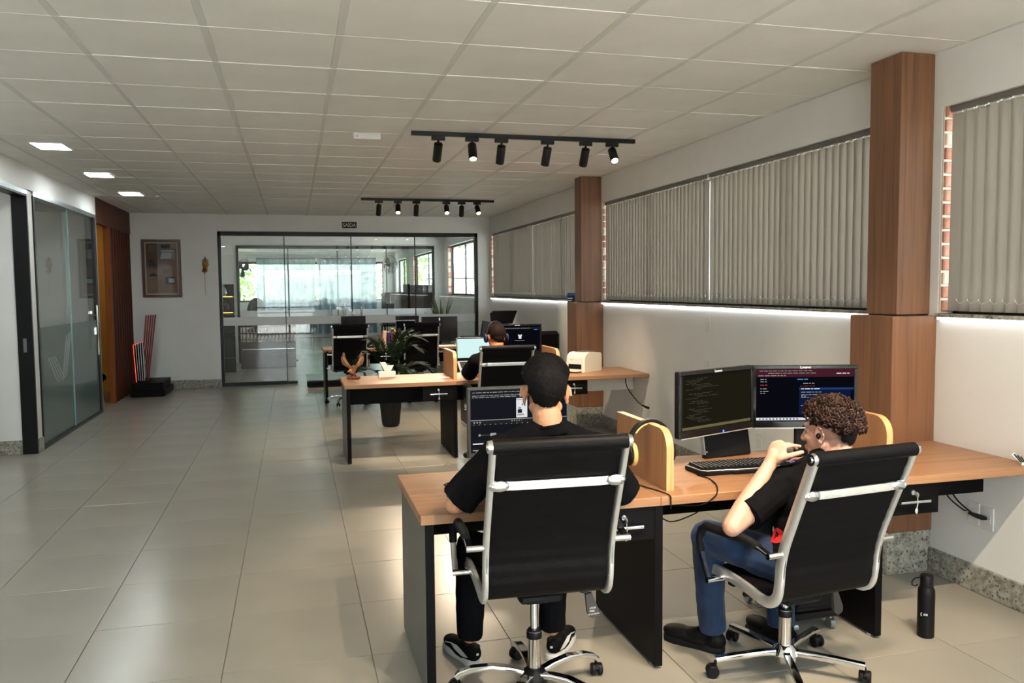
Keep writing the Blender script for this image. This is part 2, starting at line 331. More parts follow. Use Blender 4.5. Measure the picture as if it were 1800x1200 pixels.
# ---- floor
fl = struct('floor', 'grey-beige polished porcelain tiled floor of the office', 'floor', grout_m, MB().box(-5.2, XR + .25, YF - .2, 29.4, -.06, -.004))
T = 0.634; fx0, fy0 = -1.603 - 2 * T, 3.612 - 4 * T
tm = MB().box(-T / 2 + .0016, T / 2 - .0016, -T / 2 + .0016, T / 2 - .0016, -.012, 0, .0012).mesh('tile', tile_m)
for j in range(21):
    for i in range(11):
        x = fx0 + T * (i + .5); y = fy0 + T * (j + .5)
        if x - T / 2 > XR or y + T / 2 > YB + .15: continue
        link('tile', tm, fl, (x, y, random.uniform(-.0006, 0)))
rest = MB()
for j in range(-7, 43):
    for i in range(-2, 11):
        x = fx0 + T * (i + .5); y = fy0 + T * (j + .5)
        if 0 <= j < 21 and i >= 0 and not (x - T / 2 > XR or y + T / 2 > YB + .15): continue
        if -.2 + YF < y < 29.3 and x - T / 2 < XR: rest.box(x - T / 2 + .0016, min(x + T / 2 - .0016, XR + .2), y - T / 2 + .0016, y + T / 2 - .0016, -.012, 0)
o = rest.build('tile_field', tile_m, fl, None); o['kind'] = 'stuff'
# ---- ceiling: panels and grid bars
ce = struct('ceiling', 'pale suspended panel ceiling with grey grid bars', 'ceiling', bar_m, MB().box(-5.2, XR + .25, YF - .2, 29.4, HC + .012, HC + .1))
C = 0.6418; cx0, cy0 = -1.027 - 3 * C, 4.273 - 3 * C
pm = MB().box(-C / 2 + .0165, C / 2 - .0165, -C / 2 + .0035, C / 2 - .0035, 0, .014, .002).mesh('ceiling_panel', ceil_m)
for j in range(20):
    for i in range(11):
        x = cx0 + C * (i + .5); y = cy0 + C * (j + .5)
        if y + C / 2 > YB + .3 or x - C / 2 > XR: continue
        link('ceiling_panel', pm, ce, (x, y, HC + random.choice((0, 0, 0, .001, .002))), (random.uniform(-.0018, .0018), random.uniform(-.0018, .0018), 0))
rest = MB()
for j in range(-11, 42):
    for i in range(-3, 11):
        x = cx0 + C * (i + .5); y = cy0 + C * (j + .5)
        if 0 <= j < 20 and i >= 0 and not (y + C / 2 > YB + .3 or x - C / 2 > XR): continue
        if YF < y < 29.4 and x - C / 2 < XR: rest.box(x - C / 2 + .0165, min(XR + .2, x + C / 2 - .0165), y - C / 2 + .004, y + C / 2 - .004, HC, HC + .014)
o = rest.build('panel_field', ceil_m, ce, None); o['kind'] = 'stuff'
bm_ = MB().box(-.0168, .0168, YF, 29.3, HC - .001, HC + .013).mesh('grid_bar', bar_m)
for i in range(11): link('grid_bar', bm_, ce, (cx0 + C * i, 0, 0))
cb_ = MB().box(-2.9, XR, -.0042, .0042, HC - .0018, HC + .013, .001).mesh('cross_bar', ceil_m)
for j in range(20): link('cross_bar', cb_, ce, (0, cy0 + C * j, 0))
# ---- right wall with window openings (openings lie between the columns)
WZ0, WZ1, WT = 1.47, 2.60, .15
wins = [(-1.2, 3.81), (4.16, 8.96), (9.24, 14.50), (15.78, 18.80), (20.0, 24.5), (26.0, 28.6)]
wr = MB()
wr.box(XR, XR + WT, YF, 29.3, -.05, WZ0); wr.box(XR, XR + WT, YF, 29.3, WZ1, HC + .1)
ys = [YF] + [v for w in wins for v in w] + [29.3]
for k in range(0, len(ys), 2): wr.box(XR, XR + WT, ys[k], ys[k + 1], WZ0, WZ1)
wall_right = struct('wall_right', 'white right-hand wall with the long blind-covered windows', 'wall', wall_w, wr)
# brick reveals at the far end of each opening
bk = [MB().box(-.060, .060, -.012, .012, -.031, .031, .004).mesh('brick', m) for m in brick_m]
mort = MB()
for k, (y0, y1) in enumerate(wins[:5]):
    mort.box(XR + .004, XR + .145, y1 - .012, y1 - .002, WZ0, WZ1)
    for r in range(15):
        z = WZ0 + .04 + r * .076
        if z > WZ1 - .02: break
        for q, xx in enumerate((XR + .074,) if r % 2 == 0 else (XR + .039, XR + .110)):
            o = link('brick', random.choice(bk), wall_right, (xx, y1 - .012, z)); o.scale = (.54 if r % 2 else 1.1, 1, 1)
mort.build('mortar_bed', mortar, wall_right)
# window frames, panes, sills, led strips
for k, (y0, y1) in enumerate(wins):
    w = E('window_%d' % (k + 1), ['black framed window behind the nearest blind, right of the near column', 'black framed window behind the wide blinds between the two columns',
          'black framed window behind the blinds of the far end of the office', 'uncovered side window of the glazed hall with a white roof outside',
          'first side window of the curtained room', 'last side window of the curtained room, behind the fan'][k], 'window', (XR + .115, (y0 + y1) / 2, WZ0), kind='structure')
    h = (y1 - y0) / 2; H = WZ1 - WZ0; f = MB()
    f.box(-.025, .025, -h, h, 0, .04); f.box(-.025, .025, -h, h, H - .04, H); f.box(-.025, .025, -h, -h + .04, 0, H); f.box(-.025, .025, h - .04, h, 0, H)
    n = max(2, round((y1 - y0) / 1.2)) if k < 3 else 2
    for q in range(1, n): f.box(-.02, .02, -h + q * 2 * h / n - (.018 if k < 3 else .006), -h + q * 2 * h / n + (.018 if k < 3 else .006), .03, H - .03)
    f.build('window_frame', black_m, w)
    pn = MB().box(-.003, .003, -h / n + .018, h / n - .018, .04, H - .04).mesh('pane', window_g)
    for q in range(n): link('pane', pn, w, (0, -h + (q + .5) * 2 * h / n, 0))
    B('window_sill', granite, w, -.14, .05, -h - (.0 if k < 3 else .03), h + (.0 if k < 3 else .03), -.022, 0, .004)
    if k < 3: B('light_strip', led_strip, w, -.137, -.129, -h + .02, h - .02, -.034, -.023)
# ---- columns
def column(nm, lab, y0, y1, xa, xb):
    c = E(nm, lab, 'column', ((xa + XR) / 2, (y0 + y1) / 2, 0), kind='structure')
    cx, cy = (xa + XR) / 2, (y0 + y1) / 2
    B('upper_cladding', walnut, c, xa - cx, XR - .0 - cx, y0 - cy, y1 - cy, 1.462, HC, .002)
    B('lower_cladding', walnut, c, xb - cx, XR + .0 - cx, y0 - .055 - cy, y1 + .05 - cy, .24, 1.455, .002)
    B('shadow_gap', black_m, c, xa + .01 - cx, XR - .002 - cx, y0 + .01 - cy, y1 - .01 - cy, 1.454, 1.464)
    B('granite_base', granite, c, xb + .0 - cx, XR - cx, y0 - .05 - cy, y1 + .045 - cy, 0, .24, .003)
column('column', 'wood-clad column standing between the near blind and the wide blinds', 3.87, 4.12, 3.25, 3.18)
column('column', 'wood-clad column beside the printer, farther along the window wall', 8.98, 9.20, 3.22, 3.14)
def skirting(nm, lab, boxes):
    mb = MB()
    for b_ in boxes: mb.box(*b_, 0, .14, .003)
    return struct(nm, lab, 'baseboard', granite, mb)
skirting('baseboard_right', 'speckled granite skirting along the window wall', [(XR - .02, XR + .01, YF, 3.815), (XR - .02, XR + .01, 4.165, 8.93), (XR - .02, XR + .01, 9.25, YB)])
# ---- back wall with the glazed front
gx0, gx1, gz = -1.21, 3.25, 2.62
wb = MB(); wb.box(XL - .3, gx0, YB, YB + .14, -.05, HC + .1); wb.box(gx1, XR + .02, YB, YB + .14, -.05, HC + .1); wb.box(gx0, gx1, YB, YB + .14, gz, HC + .1)
wb.box(-1.60, gx0, YB - .035, YB, 0, HC + .05); wb.box(XL, -1.60, YB - .012, YB, 2.622, HC + .05)
wall_back = struct('wall_back', 'white back wall around the black framed glass front', 'wall', wall_w, wb)
skirting('baseboard_back', 'speckled granite skirting below the framed poster', [(XL, -1.60, YB - .02, YB + .01), (-1.605, gx0 - .002, YB - .055, YB + .01)])
def glass_front(nm, lab, y, x0, x1, z1, xs, doors):
    w = E(nm, lab, 'glass partition', ((x0 + x1) / 2, y, 0), kind='structure'); c = (x0 + x1) / 2
    f = MB(); f.box(x0 - c, x1 - c, -.04, .06, z1 - .07, z1); f.box(x0 - c, x0 + .05 - c, -.04, .06, 0, z1); f.box(x1 - .05 - c, x1 - c, -.04, .06, 0, z1)
    f.build('black_frame', black_m, w)
    xs = [x0 + .05] + xs + [x1 - .05]
    for q in range(len(xs) - 1):
        a, b = xs[q] - c, xs[q + 1] - c; yy = .012 if q in doors else -.006
        p = MB().box(a + .003, b - .003, yy - .005, yy + .005, .008 if q in doors else .06, z1 - .068).build('glass_pane', clear_g, w)
        B('frosted_band', band_g, p, a + .004, b - .004, yy - .0075, yy - .0062, 1.03, 1.17)
        if q not in doors: B('bottom_rail', black_m, w, a + .002, b - .002, -.03, .03, 0, .06)
        else: B('patch_fitting', black_m, w, a + .01, a + .17, yy - .02, yy + .02, .006, .05)
        if q: B('pane_edge', black_m, w, a - .008, a + .008, yy - .012, yy + .012, .01, z1 - .07)
    for q in doors:
        side = xs[q + 1] if q == doors[0] else xs[q]; sg = -1 if q == doors[0] else 1
        hx = side + sg * .157 - c
        for s2 in (-1, 1):
            MB().cyl((hx, .012 + s2 * .05, .92), (hx, .012 + s2 * .05, 1.32), .016, n=12).cyl((hx, .012, 1.0), (hx, .012 + s2 * .05, 1.0), .009, n=8).cyl((hx, .012, 1.24), (hx, .012 + s2 * .05, 1.24), .009, n=8).build('door_handle', chrome, w)
        lk = MB()
        for k in range(6): lk.ell((side + sg * .0 - c + .026 * cos(k * pi / 3), -.01, 1.2 + .026 * sin(k * pi / 3)), (.017, .012, .017), n=8, m=5)
        if q == doors[0]: lk.ell((side - c, -.014, 1.2), (.02, .016, .02), n=8, m=5).build('lock_knob', chrome, w)
    return w
glass_front('window_7', 'wide black framed glass front with double doors at the end of the office', YB + .07, gx0, gx1, gz, [-.135, .996, 2.114], (1, 2))
gf2 = glass_front('window_8', 'second glass partition farther back, seen through the first glass front', 19.2, gx0, gx1 - .03, gz, [-.10, .985, 2.10], (1, 2))
wb2 = MB(); wb2.box(XL - .3, gx0, 19.2, 19.32, -.05, HC + .1); wb2.box(gx1 - .03, XR + .02, 19.2, 19.32, -.05, HC + .1); wb2.box(gx0, gx1 - .03, 19.2, 19.32, gz, HC + .1)
struct('wall_hall', 'white wall around the second glass partition', 'wall', wall_w, wb2)
we = MB(); we.box(-2.8, XR + .26, 29.0, 29.2, -.05, 1.22); we.box(-2.8, XR + .26, 29.0, 29.2, 2.58, HC + .1); we.box(-2.8, -1.75, 29.0, 29.2, 1.22, 2.58); we.box(3.06, XR + .26, 29.0, 29.2, 1.22, 2.58)
struct('wall_end', 'far wall behind the blue curtains', 'wall', wall_w, we)
wf = E('window_9', 'wide black framed window behind the blue curtains', 'window', (.65, 29.08, 1.22), kind='structure')
f = MB(); f.box(-2.4, 2.41, -.03, .03, 0, .06); f.box(-2.4, 2.41, -.03, .03, 1.28, 1.36)
for q in range(7): f.box(-2.4 + q * .801 - .025, -2.4 + q * .801 + .025, -.03, .03, 0, 1.36)
f.build('window_frame', black_m, wf); B('pane', window_g, wf, -2.4, 2.41, -.003, .003, .05, 1.3)
struct('wall_hall_side', 'plain left wall of the glazed hall', 'wall', wall_w, MB().box(-1.95, -1.8, YB + .14, 19.2, -.05, HC + .1))
struct('wall_side', 'white left wall of the curtained room', 'wall', wall_w, MB().box(-2.45, -2.3, 19.32, 29.0, -.05, HC + .1))
# ---- left wall: office opening, glass office front, wood slatted recess
lw = MB()
lw.box(XL - .12, XL, YF, 7.55, -.05, HC + .1); lw.box(XL - .12, XL, 7.55, 12.2, 2.645, HC + .1)
lw.box(XL - .12, XL, 9.2, 9.385, -.05, 2.66); lw.box(XL - .12, XL, 12.12, 12.2, -.05, 2.66)
wall_left = struct('wall_left', 'white left wall above the glass office doors', 'wall', wall_w, lw)
skirting('baseboard_left', 'granite skirting pieces between the office doors', [(XL - .01, XL + .015, 9.2, 9.385), (XL - .01, XL + .015, 12.12, 12.2), (-5.0, XL - .125, 9.185, 9.21), (XL - .01, XL + .02, YF, 7.55)])
og = MB(); og.box(-5.1, XL - .1, 9.2, 9.3, -.05, HC + .1); og.box(-5.1, -5.0, 5.0, 15, -.05, HC + .1); og.box(-5.1, XL - .1, 5.0, 5.1, -.05, HC + .1); og.box(-5.1, XL - .1, 12.2, 12.24, -.05, HC + .1)
struct('wall_offices', 'inner white walls of the two glass-fronted offices', 'wall', wall_w, og)
d1 = E('door_1', 'open black framed doorway of the first office at the left edge', 'door', (XL, 8.4, 0), kind='structure')
f = MB(); f.box(-.125, .012, .77, .80, 0, 2.6); f.box(-.125, .012, -.85, -.80, 0, 2.6); f.build('jamb', black_m, d1)
B('header', steel, d1, -.125, .015, -.85, .80, 2.6, 2.645); B('header_soffit', black_m, d1, -.12, .01, -.8, .77, 2.585, 2.6)
B('strike_plate', steel, d1, -.075, -.045, .766, .771, 1.03, 1.17)
d2 = E('door_2', 'black framed glass office front with frosted lower half and striped emblem', 'door', (XL, 10.75, 0), kind='structure')
f = MB(); f.box(-.10, .014, -1.365, -1.335, 0, 2.61); f.box(-.10, .014, 1.27, 1.37, 0, 2.61); f.box(-.10, .014, -1.335, 1.27, 0, .03); f.build('black_frame', black_m, d2)
B('header', steel, d2, -.10, .017, -1.365, 1.37, 2.605, 2.655)
for nm, a, b, xx in (('fixed_pane', -1.335, .03, -.03), ('door_pane', .03, 1.27, -.012)):
    p = MB().box(xx - .005, xx + .005, a, b, .03, 2.605).build(nm, clear_g, d2)
    B('frosted_film', frost_g, p, xx + .0055, xx + .007, a + .004, b - .004, .032, 1.255)
B('meeting_edge', teal_m, d2, -.02, -.006, .02, .034, .03, 2.6)
h = MB(); hx = .045
h.cyl((hx, 1.10, .80), (hx, 1.10, 1.45), .013, n=10); h.cyl((hx, 1.10, .92), (-.012, 1.10, .92), .009, n=8); h.cyl((hx, 1.10, 1.32), (-.012, 1.10, 1.32), .009, n=8); h.build('door_handle', chrome, d2)
B('door_lock', chrome, d2, -.012, .012, 1.19, 1.25, 1.06, 1.16, .004); B('hinge_clip', chrome, d2, -.012, .010, .98, 1.03, 1.34, 1.38, .003)
em = MB(); xx = -.012 + .008
def stripe(y0, z0, y1, z1, w): em.box(0, 0, 0, 0, 0, 0) if 0 else em.rings([[(xs_, y0 - w / 2, z0), (xs_, y0 + w / 2, z0), (xs_, y1 + w / 2, z1), (xs_, y1 - w / 2, z1)] for xs_ in (-.0225, -.0215)])
for k in range(4): stripe(-.62 + k * .085, .62 + k * .01, -.95 + k * .085 + (.0), .92 + k * .02 - .02 * k, .035)
for k in range(3): stripe(-.42 + k * .085, .62 + k * .02, -.27 + k * .085 + .10, 1.13 + k * .015, .04)
em.build('striped_emblem', etched, d2)['kind'] = 'stuff'
# wood header, amber recess and slatted panel
rc = MB(); rc.box(XL - .08, XL + .004, 12.2, YB, 2.56, HC + .05); struct('trim_1', 'dark wood fascia above the slatted panel', 'trim', slatwood, rc)
sp = E('slat_panel', 'dark red-brown vertical wood slat panel left of the poster', 'slat panel', (XL, 13.8, 0), kind='structure')
B('backing_board', slatwood, sp, -.075, -.04, -.78, .79, .0, 2.56); B('end_jamb', jambwood, sp, -.075, .005, -.83, -.76, 0, 2.56, .003)
sm = [MB().box(-.04, q, -.026, .026, 0.0, 2.56, .004).mesh('slat', m_) for q, m_ in ((0, slatwood), (-.012, slatwood2))]
for k in range(17): link('slat', sm[k % 2], sp, (0, -.71 + k * .0905, 0))
am = MB(); am.box(-4.3, -4.2, 12.24, YB, -.05, HC + .05); am.box(-4.3, XL - .08, YB, YB + .1, -.05, HC + .05); am.box(-4.2, XL - .12, 12.24, 12.27, 0, HC)
struct('wall_recess', 'amber-lit wall inside the recess behind the slat panel', 'wall', amber, am)
# ---- rear glazed front behind the camera (source of daylight and reflections)
rf = MB(); rf.box(-5.1, -1.3, YF - .15, YF, -.05, HC + .1); rf.box(3.2, XR + .26, YF - .15, YF, -.05, HC + .1); rf.box(-1.3, 3.2, YF - .15, YF, 2.6, HC + .1)
struct('wall_front', 'street-side wall behind the viewpoint', 'wall', wall_w, rf)
w = E('window_10', 'street-side glazed front behind the viewpoint', 'window', (.95, YF - .07, 0), kind='structure')
f = MB(); f.box(-2.25, 2.25, -.03, .03, 2.54, 2.6); f.box(-2.25, 2.25, -.03, .03, 0, .06)
for q in range(5): f.box(-2.25 + q * 1.125 - .025, -2.25 + q * 1.125 + .025, -.03, .03, 0, 2.6)
f.build('window_frame', black_m, w)
pn = MB().box(-.537, .537, -.004, .004, .06, 2.54).mesh('pane', clear_g)
for q in range(4): link('pane', pn, w, (-1.6875 + q * 1.125, 0, 0))
# ---- outside
struct('ground', 'pale concrete ground outside the building', 'ground', noisy('concrete', (0.37, 0.36, 0.345, 1), .1, .6, .9), MB().box(-60, 60, -60, 110, -.35, -.2))
rl = MB()
for z in (.35, .55, .75, .95): rl.box(-4, 5, -3.42, -3.38, z - .02, z + .02)
for q in range(8): rl.box(-4 + q * 1.28 - .02, -4 + q * 1.28 + .02, -3.42, -3.38, -.2, .97)
tag(rl.build('railing', black_m), 'street railing behind the viewpoint', 'railing')
tag(MB().box(-14, 2.0, -26, -18, -.2, 2.0).box(2.2, 14, -26, -18, -.2, 2.6).prism([(-14.3, 2.0), (2.1, 2.0), (2.1, 2.4), (-14.3, 2.4)], -26.3, -17.6, 'xz').build('street_house', wall_w), 'low houses across the street behind the viewpoint', 'house')
# ================================================================== BLINDS
BX = XR + .045
def slat_mesh(hgt):
    rows = []
    for z in (0, -hgt * .5, -hgt):
        rows.append([(.009 * (1 - (2 * t - 1) ** 2), (t - .5) * .088, z) for t in [k / 7 for k in range(8)]])
    mb = MB(); mb.sheet(rows); return mb.mesh('slat', blind_m, 60)
slm = slat_mesh(1.075)
def blind(lab, y0, y1):
    b = E('vertical_blind', lab, 'blind', (BX, (y0 + y1) / 2, WZ1), group=None)
    h = (y1 - y0) / 2
    B('headrail', noisy_rail, b, -.022, .022, -h, h, -.035, -.002, .003)
    n = int((y1 - y0) / .0755); p = (y1 - y0 - .09) / (n - 1); ch = MB(); tp = MB()
    for k in range(n):
        y = -h + .045 + k * p
        a = radians(13 + random.uniform(-2.5, 2.5)); o = link('slat', slm, b, (random.uniform(-.002, .002), y, -.043), (0, 0, a))
        tp.box(-.012, .010, y - .022, y + .022, -.046, -.037)
        ch.tube([(-.020, y - .03, -1.062), (-.020, y - .024, -1.056), (-.013, y - .018, -1.05)], .0022, 5)
        if k < n - 1: ch.tube([(-.019, y - .022, -1.058), (-.021, y + p * .35, -1.076), (-.020, y + p - .03, -1.062)], .0011, 4)
    ch.build('bottom_chain', white_p, b); tp.build('slat_clip', white_p, b)['kind'] = 'stuff'
noisy_rail = mat('blind_rail', (0.14, 0.13, 0.115, 1), 0.5)
blind('nearest vertical fabric blind, right of the near wood column', 1.2, 3.775)
blind('wide grey-brown vertical blind just left of the near column', 4.20, 6.478)
blind('grey-brown vertical blind right of the farther column', 6.512, 8.93)
blind('far vertical blind just left of the farther column', 9.27, 11.91)
blind('farthest vertical blind beside the glass front', 11.945, 14.46)
# ================================================================== LAMPS
def spot(loc, target, w, size=62, blend=.55, col=(1.0, .80, .58)):
    d = bpy.data.lights.new('spot_lamp', 'SPOT'); d.energy = w; d.spot_size = radians(size); d.spot_blend = blend; d.shadow_soft_size = .022; d.color = col
    o = bpy.data.objects.new('spot_lamp', d); COL.objects.link(o); o.location = loc
    o.rotation_euler = (Vector(target) - Vector(loc)).to_track_quat('-Z', 'Y').to_euler(); return o
def track(lab, y, x0, x1, heads):
    t = E('track_light', lab, 'track light', ((x0 + x1) / 2, y, HC))
    c = (x0 + x1) / 2
    B('rail', black_m, t, x0 - c, x1 - c, -.018, .018, -.034, 0, .002)
    for x, tgt in heads:
        dv = (Vector(tgt) - Vector((x, y, HC - .1))).normalized()
        sx = -.06 if dv.x < 0 else .06
        a = MB().box(x - c - .055, x - c + .055, -.017, .017, -.068, -.034, .002).cyl((x - c, 0, -.068), (x - c, 0, -.10), .009, n=8)
        a_o = a.build('adapter', black_m, t)
        q = dv.to_track_quat('-Z', 'Y').to_matrix().to_4x4()
        mb = MB(Matrix.Translation((x - c, 0, -.102)) @ q)
        mb.lathe([(.012, .012), (.034, .008), (.036, .003), (.036, -.142), (.034, -.146), (.030, -.146), (.029, -.130)], n=20, caps=True)
        hd = mb.build('spot_head', black_m, t)
        ln = MB(Matrix.Translation((x - c, 0, -.102)) @ q); ln.lathe([(.029, -.1335), (.029, -.1305)], n=16); ln.build('lens', warm_lens, hd)
        p = Vector((x, y, HC - .102)) + dv * .155
        spot(p, tgt, SPOT_W)
track('long black track light with six spots nearest the camera', 6.68, .95, 2.89, [(1.17, (1.15, 8.3, .75)), (1.45, (1.25, 4.9, .0)), (1.70, (1.75, 8.0, .75)), (2.10, (2.0, 7.7, .75)), (2.44, (2.5, 8.1, .75)), (2.68, (2.35, 4.3, .4))])
track('far black track light with six spots near the glass front', 11.68, .945, 2.85, [(1.19, (1.15, 12.9, .7)), (1.456, (1.2, 9.5, .3)), (1.718, (1.75, 12.9, .7)), (2.148, (1.9, 9.3, .3)), (2.372, (2.5, 12.9, .7)), (2.598, (2.6, 9.2, .4))])
track('black track light above the viewpoint lighting the front desk', 1.66, .95, 2.89, [(1.17, (1.0, 3.3, .7)), (1.45, (1.5, .6, .0)), (1.70, (1.6, 3.4, .7)), (2.10, (2.1, 3.4, .7)), (2.44, (2.7, 3.4, .7)), (2.68, (2.4, .6, 0))])
def led(lab, x, y, sx=.26, sy=.26, grp=None, sc_=1):
    t = E('ceiling_light', lab, 'ceiling light', (x, y, HC), group=grp)
    f = MB(); a = sx / 2; b_ = sy / 2
    f.box(-a, a, -b_, -b_ + .012, -.010, .0); f.box(-a, a, b_ - .012, b_, -.010, 0); f.box(-a, -a + .012, -b_ + .012, b_ - .012, -.010, 0); f.box(a - .012, a, -b_ + .012, b_ - .012, -.010, 0)
    f.build('frame', white_p, t); B('diffuser', led_panel, t, -a + .012, a - .012, -b_ + .012, b_ - .012, -.008, -.002)
led('nearest square ceiling light in the row along the left wall', -2.0, 8.0, .27, .36)
led('middle square ceiling light in the row along the left wall', -2.01, 9.88, .27, .30)
led('farthest square ceiling light in the row along the left wall', -2.01, 11.72, .27, .32)
led('ceiling light near the left wall, just outside the view', -2.0, 6.0, .27, .34)
led('ceiling light near the left wall, beside the viewpoint', -2.0, 4.1, .27, .34)
led('square ceiling light inside the first office', -3.7, 7.4, .28, .28)
led('small square ceiling light of the glazed hall', .4, 16.6, .10, .10)
led('unseen square lamp added to brighten the dark second office', -3.7, 10.8, .12, .12)  # added lamp, out of view: lifts the dark interior behind the office glass
led('square ceiling light of the curtained room', .4, 22.5, .2, .2)
t = spot((-3.1, 13.1, 2.6), (-2.85, 14.6, 1.2), 12, 110, .6, (1.0, .80, .50))
# emergency lamp and exit sign
e = E('emergency_lamp', 'small white emergency lamp on the ceiling near the track light', 'lamp', (.61, 6.85, HC))
MB().box(-.11, .11, -.022, .022, -.052, 0, .006).build('lamp_body', white_p, e); B('lamp_strip', silver, e, -.1, .1, -.0245, -.0215, -.012, -.006)
MB().ell((-.028, -.023, -.028), (.004, .003, .004), n=8, m=5).build('indicator', red_led, e); MB().ell((-.075, -.023, -.030), (.004, .003, .004), n=8, m=5).build('test_button', black_p, e)
text('maker_mark', 'LED', .014, bar_m, e, (.07, -.0226, -.027), (pi / 2, 0, 0))
s = E('exit_sign', 'small black exit sign reading SAÍDA above the glass front', 'sign', (.97, YB - .006, 2.742))
B('plate', black_p, s, -.125, .125, -.004, .006, -.053, .053, .002); text('lettering', 'SAÍDA', .088, grey_mark, s, (0, -.0052, -.004), (pi / 2, 0, 0), sx=.92)
# ================================================================== DESKS
def desk(lab, y0, y1, x0, xs, xend, apron_y, white_from=None, dx=(), edge=oak_x):
    d = E('desk', lab, 'desk', ((x0 + xend) / 2, (y0 + y1) / 2, 0)); cx, cy = (x0 + xend) / 2, (y0 + y1) / 2
    X = lambda v: v - cx
    Y = lambda v: v - cy
    spl = [x0] + list(xs) + [xend]
    for k in range(len(spl) - 1): B('worktop', oak_x, d, X(spl[k]) + (.0008 if k else 0), X(spl[k + 1]), Y(y0), Y(y1), .712, .75, .0025)
    for k, x in enumerate([x0 + .018] + [v - .02 for v in xs]):
        p = MB().box(X(x), X(x + .036), Y(y0 + .015), Y(y1 - .02), .012, .712, .001).build('leg', black_l, d)
        if k == 0: B('outer_face', grey_l, p, X(x) - .002, X(x) + .0005, Y(y0 + .018), Y(y1 - .022), .014, .71)
        ft = MB()
        for yy in (y0 + .07, y1 - .08): ft.lathe([(.016, 0), (.016, .008), (.008, .013)], (X(x + .018), Y(yy), 0), 10)
        ft.build('glide', silver, p)
    for k in range(len(spl) - 1):
        a, b = spl[k] + (.054 if k == 0 else .016), spl[k + 1] - .02
        w = white_from is not None and k == white_from
        B('modesty_panel', white_p if w else black_l, d, X(a), X(min(b, XR - .005)), Y(apron_y - (.34 if k == 2 else 0)), Y(apron_y + .018 - (.34 if k == 2 else 0)), .55 if k == 2 else .47, .711)
    for x in dx:
        r = MB().box(X(x), X(x + .285), Y(y0 + .035), Y(y0 + .43), .575, .711, .001).build('drawer_box', black_l, d)
        B('drawer_front', black_l, r, X(x - .004), X(x + .289), Y(y0 + .018), Y(y0 + .034), .568, .708, .001)
        hb = MB(); hz = .632
        hb.tube([(X(x + .055), Y(y0 + .016), hz), (X(x + .062), Y(y0 - .006), hz), (X(x + .142), Y(y0 - .011), hz + .002), (X(x + .222), Y(y0 - .006), hz), (X(x + .229), Y(y0 + .016), hz)], .005, 8, sq=(.010, .012)); hb.build('handle', chrome, r)
        MB().cyl((X(x + .142), Y(y0 + .018), .672), (X(x + .142), Y(y0 + .010), .672), .011, n=12).build('lock', chrome, r)
        ky = MB().box(X(x + .1405), X(x + .1435), Y(y0 - .012), Y(y0 + .010), .665, .679).ell((X(x + .142), Y(y0 - .016), .668), (.0025, .010, .012), n=10, m=6)
        ky.tube([(X(x + .142), Y(y0 - .016), .66), (X(x + .146), Y(y0 - .015), .63), (X(x + .143), Y(y0 - .012), .60)], .0025, 6).ell((X(x + .143), Y(y0 - .012), .592), (.008, .002, .014), n=10, m=6); ky.build('key', silver, r)
    return d
def divider(lab, x, y0, y1, h=.265):
    d = E('desk_divider', lab, 'divider', (x, (y0 + y1) / 2, .7505)); w = (y1 - y0) / 2
    R = .085
    poly = [(-w, 0), (w, 0), (w, h)] + [(-w + R - R * sin(t), h - R + R * cos(t)) for t in [k * pi / 16 for k in range(9)]]
    MB().prism(poly, -.0165, .0165, 'yz').build('board', oak_z, d, 30)
    n = len(poly); ep = [(-w, 0.0)] + [(-w + R - R * sin(t), h - R + R * cos(t)) for t in [k * pi / 16 for k in range(8, -1, -1)]] + [(w, h)]
    rows = [[(xx, a - .0006, b + .0006) for a, b in ep] for xx in (-.0168, .0168)]
    MB().sheet(rows).build('edge_band', oak_edge, d, 40)
desk('front oak-topped desk with black panel legs where two people sit', 3.12, 3.86, .455, (1.47, 2.57), XR - .004, 3.78, None, (1.165, 2.60))
desk('middle oak-topped desk carrying the white printer', 7.64, 8.42, .43, (1.47, 2.57), XR - .004, 8.34, 2, (1.165, 2.52))
desk('far oak-topped desk in front of the glass front', 12.2, 12.95, .40, (1.46, 2.52), 2.54, 12.85, None, (1.16,))
divider('oak desk divider with the black headphones hung over it', 1.55, 3.20, 3.76)
divider('oak desk divider behind the curly haired person', 2.665, 3.20, 3.535)
divider('oak desk divider left of the silver laptop', 1.50, 7.80, 8.36)
divider('oak desk divider left of the white printer', 2.55, 7.80, 8.36)
divider('oak desk divider with books leaning on it on the far desk', 1.47, 12.32, 12.88)
